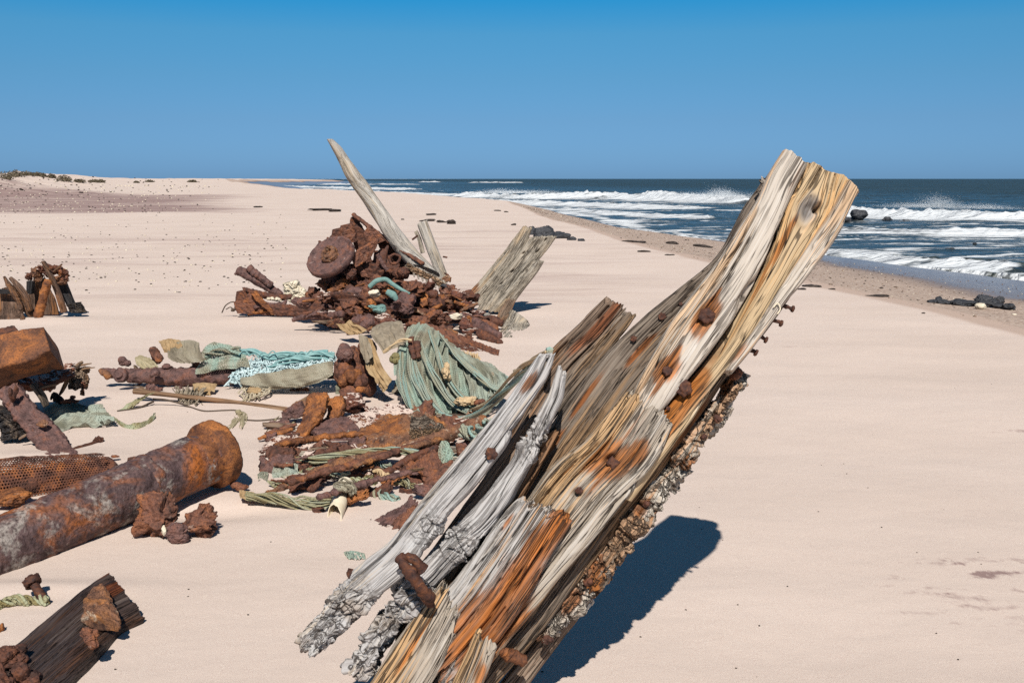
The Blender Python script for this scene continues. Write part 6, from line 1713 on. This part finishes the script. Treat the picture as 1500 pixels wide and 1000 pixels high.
def left_iron():
    Y = 6.4
    t = thing('iron_slab', V(20, 540, 6.2), 'thick orange-brown iron slab end jutting in from the left edge', 'iron slab')
    add('slab', slab(PL('-240,575,6.1 -110,528,6.12 0,489,6.2 40,480,6.22 63,478,6.25'), PL('-240,672,5.9 -110,606,6.0 0,540,6.1 40,530,6.12 73,512,6.15'), .28, 150, 140, 14, 'rust', 400, {'scale': .8, 'lump': .5, 'amp': .4}), M['rslab'], t)
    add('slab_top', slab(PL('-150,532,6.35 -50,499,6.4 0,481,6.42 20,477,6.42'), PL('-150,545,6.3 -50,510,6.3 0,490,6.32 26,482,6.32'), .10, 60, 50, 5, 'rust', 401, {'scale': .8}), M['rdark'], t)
    add('base_plate', brd('12,543,6.75 40,537,6.75 75,534,6.75 106,533,6.75', '28,562,6.5 48,562,6.5 70,560,6.5 96,545,6.55', None, .06, nl=100, nc=90, pw=4, style='rust', seed=402, k={'scale': .9, 'lump': 1.3}, jag=(.02, .05)), M['rsand'], label='flat brown plate on the sand behind and below the iron slab', cat='plate')
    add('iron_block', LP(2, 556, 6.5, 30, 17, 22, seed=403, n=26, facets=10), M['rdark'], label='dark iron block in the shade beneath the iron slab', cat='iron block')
    t = thing('leaning_beam', V(80, 640, 5.95), 'flat dark-red rusty beam leaning down right into the sand', 'iron beam')
    add('beam', slab(PL('-4,574,5.98 12,598,5.92 34,628,5.86 58,658,5.78 66,668,5.66'), PL('24,559,6.02 44,586,5.97 74,616,5.9 100,646,5.8 118,670,5.66'), .10, 150, 110, 6, 'rust', 404, {'scale': .9},
                     stains=()), M['rpurple'], t)
    add('bolt', LP(20, 578, 5.9, 7, 17, seed=405, n=18, blobs=4), M['rdark'], t)
    add('salt_patch', lump(V(64, 622, 5.83), (.045, .015, .028), 16, 406, blobs=4, amp=1.3), M['rpale'], t)
    add('timber_stub', brd('40,566 52,582 62,598', '46,562 60,580 66,594', 6.35, .08, nl=50, nc=50, pw=3, seed=407, k={'crack': 1.2}), M['core'], label='pale brown wood stub tucked behind the leaning beam', cat='timber')
    add('weathered_stump', brd('-30,604 -10,620 -6,648', '14,606 28,622 36,640', 5.9, .2, nl=80, nc=90, pw=3, seed=408, style='rot', k={'lump': 1.4}), M['char'], label='weathered grey-black stump at the left edge below the beam', cat='stump')
    add('stump_chip', rod('28,643 36,638 43,634', 5.85, [1.5, 2.2, 1], nl=20, nc=10), M['brown'], label='little wood chip on the sand beside the weathered stump', cat='chip')
    add('long_splinter', rod('52,568 66,566 82,563', 6.4, [2.2, 2, 1], nl=24, nc=10, style='wood', seed=3), M['brown'], label='thin splinter lying between base plate and leaning beam', cat='splinter')
    add('iron_bolt', bolt(V(100, 662, 5.75), V(142, 648, 5.95) - V(100, 662, 5.75), .032, .035, .016, np.linalg.norm(V(140, 649, 5.95) - V(100, 662, 5.75)), 6, 410, .004), M['bolt'], label='long rusty bolt lying on the sand at the foot of the beam', cat='bolt')
    t = thing('wood_fragment', V(108, 578, 6.9), 'ragged splintered wood fragment standing right of the base plate', 'driftwood')
    add('body', brd('103,542 100,555 104,568', '124,540 127,556 124,570', 6.85, .07, nl=50, nc=60, pw=3, style='rot', seed=411, k={'lump': 1.5}, jag=(.02, .02)), M['brown'], t)
    add('prong', rod('102,552 95,566 88,578', 6.82, [3.5, 3.5, 2], nl=30, nc=14, style='wood', seed=412), M['brown'], t)
    add('prong', rod('121,560 123,570 121,578', 6.82, [3, 3, 3.5], nl=30, nc=14, style='rot', seed=413, k={'lump': .6}), M['rust'], t)
    add('splinter', rod('112,538 118,532 121,530', 6.85, [4, 3.5, 2], nl=20, nc=12, style='wood', seed=414), M['brown'], t)
    add('splinter', rod('118,535 128,533 134,532', 6.85, [1.6, 1.2, .7], nl=16, nc=8), M['stick'], t)
    add('splinter', rod('120,541 130,539 139,538', 6.85, [1.5, 1.1, .7], nl=16, nc=8), M['stick'], t)
    add('charred_stick', join(rod('76,581 84,583 92,588', 6.75, [6, 5, 4], nl=30, nc=16, style='rot', seed=415, k={'lump': .8})), M['char'], label='short charred stick on the sand above the spread net', cat='stick')
    add('rust_chip', join(rod('90,588 100,587 115,587', 6.72, [2.5, 3, 1.5], nl=24, nc=12, style='rust', seed=416, k={'scale': .4}), LP(108, 581, 6.75, 6, 4, seed=6, n=12, blobs=3)), M['rust'], label='curled rust chip right of the charred stick', cat='rust flake')


def near_left():
    # perforated cylinder shell behind the pipe
    N_, C_ = 90, 60
    P = [V(-170, 738, 4.7), V(-60, 724, 4.86), V(60, 706, 5.05), V(166, 692, 5.25)]
    P = resample(P, N_)
    tt, Nn, Bb = frames(P)
    R = np.linspace(56, 29, N_) * MPX(5.1)
    th = np.linspace(-.5, math.pi + .2, C_)
    # local up and across so the shell opens downward
    upv = np.array([0, 0, 1.0]); ac = np.cross(tt, upv); ac /= np.linalg.norm(ac, axis=1)[:, None]; uv = np.cross(ac, tt)
    S = np.linspace(0, 1.9, N_)
    d = .006 * fbm(S[:, None] * 9, th[None, :] * 3, 4, 4)
    rr = R[:, None] * (1 + 0 * th) + d + .01 * pn(S[:, None] * 5, th[None, :] * 2, 7)
    v = P[:, None] + ac[:, None] * (rr * np.cos(th))[..., None] + uv[:, None] * (rr * np.sin(th))[..., None]
    q = gridquads(N_, C_)
    edge = fbm(th * 6, 3.0, 1.0, 3) * 3 + N_ - 4
    bad = (np.arange(N_)[:, None] > edge[None, :]).ravel()
    q = q[~bad[q].any(1)]
    t = thing('perforated_shell', P[N_ // 2], 'rounded rust-brown sheet full of small holes behind the big pipe', 'perforated sheet')
    add('shell', (v.reshape(-1, 3), q, [], {'loc': np.stack([S[:, None] + 0 * th, 0 * S[:, None] + th * .2, 0 * v[..., 0]], -1).reshape(-1, 3), 'stain': np.zeros(N_ * C_)}), M['perf'], t)
    add('inner_pipe', tube(P - uv * .035, R.mean() * .72, 80, 30, 'rust', 420, {'scale': .8}), M['rdark'], t)
    add('rust_crust', LP(18, 730, 4.75, 38, 16, seed=421, n=24, blobs=6, amp=1.3), M['rorange'], t)
    add('rim_flakes', join(*[LP(168 - 34 * i, 668 + 3.2 * i, 5.5 - .09 * i, 7, 2.6, seed=430 + i, n=10, facets=7, amp=1.5) for i in range(6)]), M['rust'], t)
    # the big pipe
    t = thing('flanged_pipe', V(150, 800, 4.3), 'great scaled rusty pipe with a flanged end lying across the left foreground', 'iron pipe')
    c1 = V(322, 684, 5.02); c0 = V(-130, 862, 3.72)
    c1[2] = max(c1[2], .2)
    dax = (c1 - c0) / np.linalg.norm(c1 - c0); Lp = np.linalg.norm(c1 - c0)
    Rp = 43.5 * MPX(4.4)
    add('barrel', tube([c0, c1 - dax * .05], [Rp, Rp * .99, Rp, Rp * 1.02], 300, 120, 'rust', 440, {'scale': .85, 'amp': .36, 'lump': .5}, smooth=False), M['pipe'], t)
    fl = lathe(c1 - dax * .06, dax, [(Rp * .9, -.12), (Rp * 1.02, -.11), (Rp * 1.03, -.03), (Rp * 1.12, -.02), (Rp * 1.27, -.012), (Rp * 1.29, .0), (Rp * 1.29, .05), (Rp * 1.26, .062), (Rp * .9, .063), (Rp * .86, .0), (.01, -.01)], 120, 441, .0035, 14)
    add('flange', fl, M['rorange'], t)
    add('collar', lathe(c0 + dax * (Lp * .70), dax, [(Rp * .9, -.02), (Rp * 1.015, -.01), (Rp * 1.02, .04), (Rp * .9, .05)], 90, 442, .006, 13), M['pipe'], t)
    for x, y, Y, rx, ry in ((318, 634, 5.05, 14, 6), (195, 672, 4.75, 9, 5), (352, 712, 4.95, 16, 8)):
        add('rust_crust', LP(x, y, Y, rx, ry, seed=x, n=16, blobs=4), M['rust'], t)
    # lump under it
    t = thing('rust_heap', V(262, 785, 4.4), 'reddish-brown cluster of rust lumps on the sand under the big pipe', 'rust lump')
    add('lump', LP(236, 756, 4.34, 44, 38, 30, seed=450, n=44, blobs=5, amp=1.1, chunks=26), M['rust'], t)
    add('lump', LP(286, 766, 4.34, 38, 29, 24, seed=451, n=40, blobs=5, amp=1.1, chunks=22), M['rust'], t)
    add('lump', LP(260, 780, 4.26, 30, 17, 16, seed=452, n=24, blobs=5, amp=1.4), M['rpurple'], t)
    add('pale_chip', LP(241, 776, 4.27, 4, 10, 4, seed=453, n=12, facets=8, amp=1.5), M['creamrock'], t)
    # tarred plank
    t = thing('tarred_plank', V(110, 940, 3.3), 'thick dark tarred plank end with an iron lug, half buried bottom left', 'timber')
    g = slab(PL('-40,978,3.0 20,938,3.16 80,890,3.37 132,848,3.58 156,833,3.66'), PL('60,1050,2.70 95,1000,2.9 150,948,3.16 184,916,3.34 212,901,3.42'), .20, 240, 200, 8, 'wood', 460, {'crack': 1.2, 'ridge': 1.6, 'fibre': 1.4, 'lump': .8}, None, (0, .015),
             [(V(140, 900, 3.5), .12, .06, .7), (V(125, 880, 3.6), .10, .03, .5)])
    add('plank', g, M['tar'], t)
    add('iron_lug', brd('140,856,3.49 124,876,3.38 120,900,3.27', '152,857,3.49 166,880,3.37 175,908,3.23', None, .05, nl=70, nc=80, pw=2.6, style='rust', seed=461, k={'scale': .6, 'lump': 1.6}), M['rpale'], t)
    add('iron_lug', LP(132, 934, 3.07, 20, 18, 14, seed=462, n=26, blobs=6, amp=1.4), M['rust'], t)
    # big bolt and its net
    t = thing('big_bolt', V(62, 884, 3.6), 'big rusty bolt with a round head leaning out of the sand', 'bolt')
    a, b = V(66, 882, 3.58), V(50, 856, 3.62)
    add('bolt', bolt(a, b - a, .030, .032, .0165, np.linalg.norm(b - a), 8, 470, .004), M['bolt'], t)
    add('bolt_net', bundle(PL('-20,886,3.52 15,882,3.56 40,878,3.58 56,880,3.58 70,882,3.57'), 12, [.02, .022, .022, .03, .018], .006, 47, 60, 2), M['olive'], label='olive net rope leading from the left edge to the big bolt', cat='rope')
    add('corner_rust', join(LP(14, 962, 3.0, 36, 24, 30, seed=480, n=36, blobs=7, amp=1.3), LP(38, 996, 2.9, 28, 30, 26, seed=481, n=30, blobs=6, amp=1.3), LP(-6, 1010, 2.86, 40, 40, 30, seed=482, n=26, blobs=5, amp=1.3)), M['rdark'],
        label='dark knobbly rust mass in the bottom left corner', cat='rust lump')
    add('rust_nub', LP(0, 919, 3.4, 6, 9, seed=483, n=14, blobs=3), M['rorange'], label='orange rust nub at the left edge below the net rope', cat='rust lump')


# ---------------------------------------------------------------- things further off
def at_ground(px, py):
    """point of the modelled ground seen at a photo pixel"""
    d = ray(px, py)
    t = np.geomspace(2, 2500, 6000)
    p = C0[None, :] + d[None, :] * t[:, None]
    h = hz(p[:, 0], p[:, 1])
    h = np.maximum(h, SEA_Z)
    i = np.argmax(p[:, 2] <= h)
    return np.array([p[i, 0], p[i, 1], h[i]])


def rock_at(px, py, rx, ry, seed, facets=11, dz=.25, n=18, amp=1.0, blobs=0):
    p = at_ground(px, py)
    m = MPX(p[1])
    return lump(p + np.array([0, 0, ry * m * dz]), (rx * m, max(rx, ry) * m * .8, ry * m), n, seed, blobs, facets, amp)


def build_far():
    # dark rocks behind the split timber
    for i, (x, y, rx, ry, lab) in enumerate(((800, 347, 16, 12, 'largest of the dark beach rocks behind the split timber'), (820, 349, 13, 8, 'dark beach rock right of the largest one behind the split timber'), (782, 344, 9, 9, 'dark beach rock left of the largest one behind the split timber'), (838, 352, 6, 3.5, 'little dark rock at the right of the beach rocks'), (851, 353, 6, 3, 'smallest outlying rock right of the beach rocks'))):
        add('beach_rock', rock_at(x, y, rx * 1.15, ry * 1.15, 500 + i), M['rock'], label=lab, cat='rock', group='dark rocks on the beach')
    # rocks in the surf
    for i, (x, y, rx, ry, lab) in enumerate(((1256, 322, 19, 14, 'big dark rock in the surf right of the leaning timber'), (1300, 323, 10, 6, 'small dark rock in the surf right of the big one'), (1326, 324, 6, 3, 'tiny dark rock farthest right in the surf'), (1240, 325, 8, 7, 'dark rock half hidden by the leaning timber'), (1082, 330, 9, 6, 'dark rock in the surf left of the leaning timber'), (1390, 366, 8, 4, 'low dark rock in the shallows right of the timber'), (1428, 358, 5, 2.5, 'tiny rock in the shallows beyond the low dark rock'))):
        d = G(x, y, SEA_Z); m = MPX(d[1])
        add('surf_rock', lump(d + np.array([0, 0, ry * m * .2]), (rx * m, rx * m * .8, ry * m), 20, 520 + i, 4, 0, 1.2), M['rock'], label=lab, cat='rock', group='rocks in the surf')
    # weed-covered stones on the wet sand
    for i, (x, y, rx, ry, lab) in enumerate(((1374, 444, 15, 8, 'leftmost weed-black stone on the wet sand at right'), (1405, 447, 22, 8, 'broad weed-covered stone on the wet sand at right'), (1440, 449, 18, 10, 'peaked weed-covered stone on the wet sand at right'), (1475, 453, 22, 8, 'low weed-black stone at the right edge on wet sand'), (1462, 446, 9, 8, 'small black stone behind the low stone at the right edge'))):
        add('weedy_stone', rock_at(x, y, rx * 1.1, ry * 1.2, 540 + i, 0, .3, 22, 1.8, 5), M['rock'], label=lab, cat='rock', group='weed-covered stones on the wet sand')
    add('tan_stone', rock_at(1436, 453, 13, 7, 546, 0, .3, 16, .5, 3), M['creamrock'], label='smooth tan stone among the weed-covered stones', cat='rock')
    for i, (x, y, rx, ry, lab) in enumerate(((930, 355, 20, 3.2, 'flat dark weed patch at the waterline left of the timber'), (985, 357, 15, 3, 'flat dark weed patch nearer the leaning timber'), (1030, 362, 16, 3.2, 'flat dark weed patch touching the leaning timber'), (943, 369, 10, 2.2, 'small weed patch below the waterline patches'),
                                             (981, 374, 8, 1.8, 'weed scrap just left of the leaning timber'), (1285, 434, 18, 3, 'long dark weed strip on the damp sand at right'), (1190, 420, 16, 3, 'weed strip beside the right edge of the timber'), (1172, 424, 9, 2, 'small weed strip touching the timber edge'), (1218, 424, 6, 1.4, 'tiny weed scrap right of the timber'),
                                             (1352, 459, 4, 1.3, 'tiny weed scrap below the weed-covered stones'))):
        add('seaweed', rock_at(x, y, rx, ry, 560 + i, 0, .3, 16, 1.8, 6), M['wrack'], label=lab, cat='seaweed', group='weed patches near the waterline')
    for i, (x, y, rx, ry, lab) in enumerate(((470, 308, 22, 2.2, 'long dark weed line on the beach left of the white spar'), (490, 310, 14, 3, 'weed clump just left of the white spar'), (379, 304, 8, 2, 'small weed clump on the beach far left of the spar'), (632, 315, 10, 2, 'weed clump right of the white spar near the water'), (628, 324, 12, 2.6, 'weed clump nearer, right of the white spar'),
                                             (662, 328, 11, 4.5, 'dark weed lump right of the split post'), (648, 326, 8, 3, 'weed bit between the weed clump and the dark lump'), (590, 322, 3, 1.5, 'tiny dark speck of weed beside the spar'), (752, 330, 5, 2, 'weed scrap left of the beach rocks'), (742, 311, 4, 1.4, 'far weed scrap above the split timber'), (728, 309, 6, 1.4, 'far weed streak above the split timber'),
                                             (30, 278, 4, 2, 'dark weed speck on the purple sand'), (120, 283, 4, 1.6, 'second weed speck on the purple sand'))):
        add('seaweed', rock_at(x, y, rx, ry, 580 + i, 0, .35, 16, 1.8, 6), M['wrack'], label=lab, cat='seaweed', group='weed clumps on the upper beach')
    # shrubs on the far dune
    rs = np.random.RandomState(4)
    for i, (x, y, w, h) in enumerate(((8, 259, 12, 9), (24, 256, 12, 8), (40, 254, 12, 5), (54, 255, 9, 5), (76, 258, 6, 5), (94, 262, 12, 7), (116, 264, 8, 3.5), (138, 264, 9, 3), (148, 264, 6, 3), (220, 264, 7, 2.5), (282, 264, 7, 2.5), (200, 265, 4, 2), (64, 256, 4, 4))):
        p = at_ground(x, y + 3); m = MPX(p[1])
        n = 420
        D = rs.normal(size=(n, 3)); D /= np.linalg.norm(D, axis=1)[:, None]; D[:, 2] = np.abs(D[:, 2])
        rr = rs.uniform(.45, 1.0, n) * (1 + .35 * fbm(D[:, 0] * 2 + i, D[:, 1] * 2, D[:, 2] * 2, 2))
        c = p + D * rr[:, None] * np.array([w * m, w * m, h * m * 1.2])
        s = m * rs.uniform(.5, 1.1, n)[:, None]
        a = rs.normal(size=(n, 3)); b = np.cross(a, rs.normal(size=(n, 3)))
        a /= np.linalg.norm(a, axis=1)[:, None]; b /= np.linalg.norm(b, axis=1)[:, None]
        v = np.stack([c - a * s - b * s * .5, c + a * s - b * s * .5, c + a * s + b * s * .5, c - a * s + b * s * .5], 1).reshape(-1, 3)
        core = lump(p, (w * m * .6, w * m * .6, h * m * .7), 8, i, blobs=4)
        leaf = (v, np.arange(4 * n).reshape(-1, 4), [], {'loc': v.copy(), 'stain': np.zeros(len(v))})
        add('dune_shrub', join(leaf, core), M['scrub'], label='low dark shrub on the far dune crest at the left', cat='shrub', group='shrubs on the far dune')
    # spray torn off the breakers
    V4, Q4, base = [], [], 0
    for px, py, n, wx, hh in ((1378, 318, 3800, 1.0, .36), (1340, 317, 2400, 1.8, .15), (1440, 320, 2400, 1.6, .15), (1060, 297, 3800, 1.8, .42), (1010, 296, 2400, 3, .2), (1110, 300, 2000, 2, .25), (735, 290, 2000, 3, .25), (780, 290, 1800, 4, .2)):
        r2 = np.random.RandomState(px); n = int(n * 1.8)
        g = G(px, py, SEA_Z)
        h = np.abs(r2.normal(size=n)) * hh
        x = g[0] + r2.normal(size=n) * wx * (.35 + .65 * np.exp(-h / hh)) - h * .5
        c = np.stack([x, g[1] + r2.normal(size=n) * 1.2, SEA_Z + .7 + h], 1)
        s = r2.uniform(.004, .010, n)[:, None] * (g[1] / 75)
        q4 = np.stack([c + s * np.array(k) for k in ((1, 1, 1), (-1, -1, 1), (-1, 1, -1), (1, -1, -1))], 1)
        V4.append(q4.reshape(-1, 3))
        b = base + np.arange(n)[:, None] * 4
        Q4.append(np.concatenate([b + np.array([[0, 1, 2, 3]]), b + np.array([[0, 2, 1, 3]])]))
        base += 4 * n
    v = np.concatenate(V4)
    add('sea_spray', (v, np.concatenate(Q4), [], {'loc': v.copy(), 'stain': np.zeros(len(v))}), M['spray'], label='white spray blown up from the breaking waves', cat='spray', kind='stuff', smooth=False)
    # stones, shells and chips
    vs, qs, ats, n0 = [], [], [], 0
    D, q = ico(2)

    def strew(name, mt, pts, lab):
        vs, qs, n0 = [], [], 0
        for (x, y, sx, sz) in pts:
            z = gz(x, y)
            k = rs.uniform(.7, 1.3, len(D))[:, None]
            vs.append(D * k * np.array([sx, sx * rs.uniform(.6, 1.2), sz]) + np.array([x, y, z + sz * .3])); qs.append(q + n0); n0 += len(D)
        v = np.concatenate(vs)
        add(name, (v, np.concatenate(qs), [], {'loc': v.copy(), 'stain': np.zeros(len(v))}), mt, label=lab, cat='pebbles', kind='stuff')
    P = []
    for i in range(1900):
        y = rs.uniform(9.5, 60) if i % 3 else rs.uniform(9.5, 26); xc, xw = np.interp(y, CY, CX), np.interp(y, WY, WX)
        t_ = .02 + .5 * rs.beta(1.3, 2.2)
        s = rs.uniform(.005, .012) * (1 + .02 * y) * (2.0 if i % 23 == 0 else 1)
        P.append((xc + t_ * (xw - xc), y, s, s * .55))
    strew('shingle', M['wrack'], P[:600], 'dark shingle and weed chips scattered on the beach slope')
    strew('shingle', M['creamrock'], P[600:850], 'pale shell fragments scattered on the beach slope')
    strew('shingle', M['brown'], P[850:], 'brown pebbles scattered on the damp beach slope')
    P = []
    for i in range(500):
        px, py = rs.uniform(0, 420), 300 + 130 * rs.beta(2, 1.6)
        p = G(px, py); s = rs.uniform(.006, .018) * (1 + .02 * p[1])
        P.append((p[0], p[1], s, s * .6))
    strew('beach_litter', M['wrack'], P[:300], 'dark flecks and chips strewn over the upper beach')
    strew('beach_litter', M['creamrock'], P[300:], 'pale shell flecks strewn over the upper beach')
    P = []
    for i in range(700):
        px, py = 0 + 330 * rs.beta(1, 1.6), rs.uniform(258, 312)
        p = at_ground(px, py) if i < 260 else G(px, max(py, 274))
        s = rs.uniform(.05, .16) * (p[1] / 100)
        P.append((p[0], p[1], s * .6, s * .4))
    strew('dune_rubble', M['wrack'], P[:350], 'dark rubble strewn over the far purple sand and dune')
    strew('dune_rubble', M['creamrock'], P[350:], 'pale rubble strewn over the far purple sand and dune')
    P = []
    for i in range(70):
        px, py = rs.uniform(100, 1480), rs.uniform(500, 990)
        p = G(px, py); s = rs.uniform(.0018, .0045)
        P.append((p[0], p[1], s, s * .6))
    strew('sand_flecks', M['wrack'], P, 'tiny dark flecks on the smooth foreground sand')
# ---------------------------------------------------------------- build
build_light()
if 'build_wreck' in globals(): build_wreck()
build_stem()
build_ground()
build_sea()
if 'build_far' in globals(): build_far()
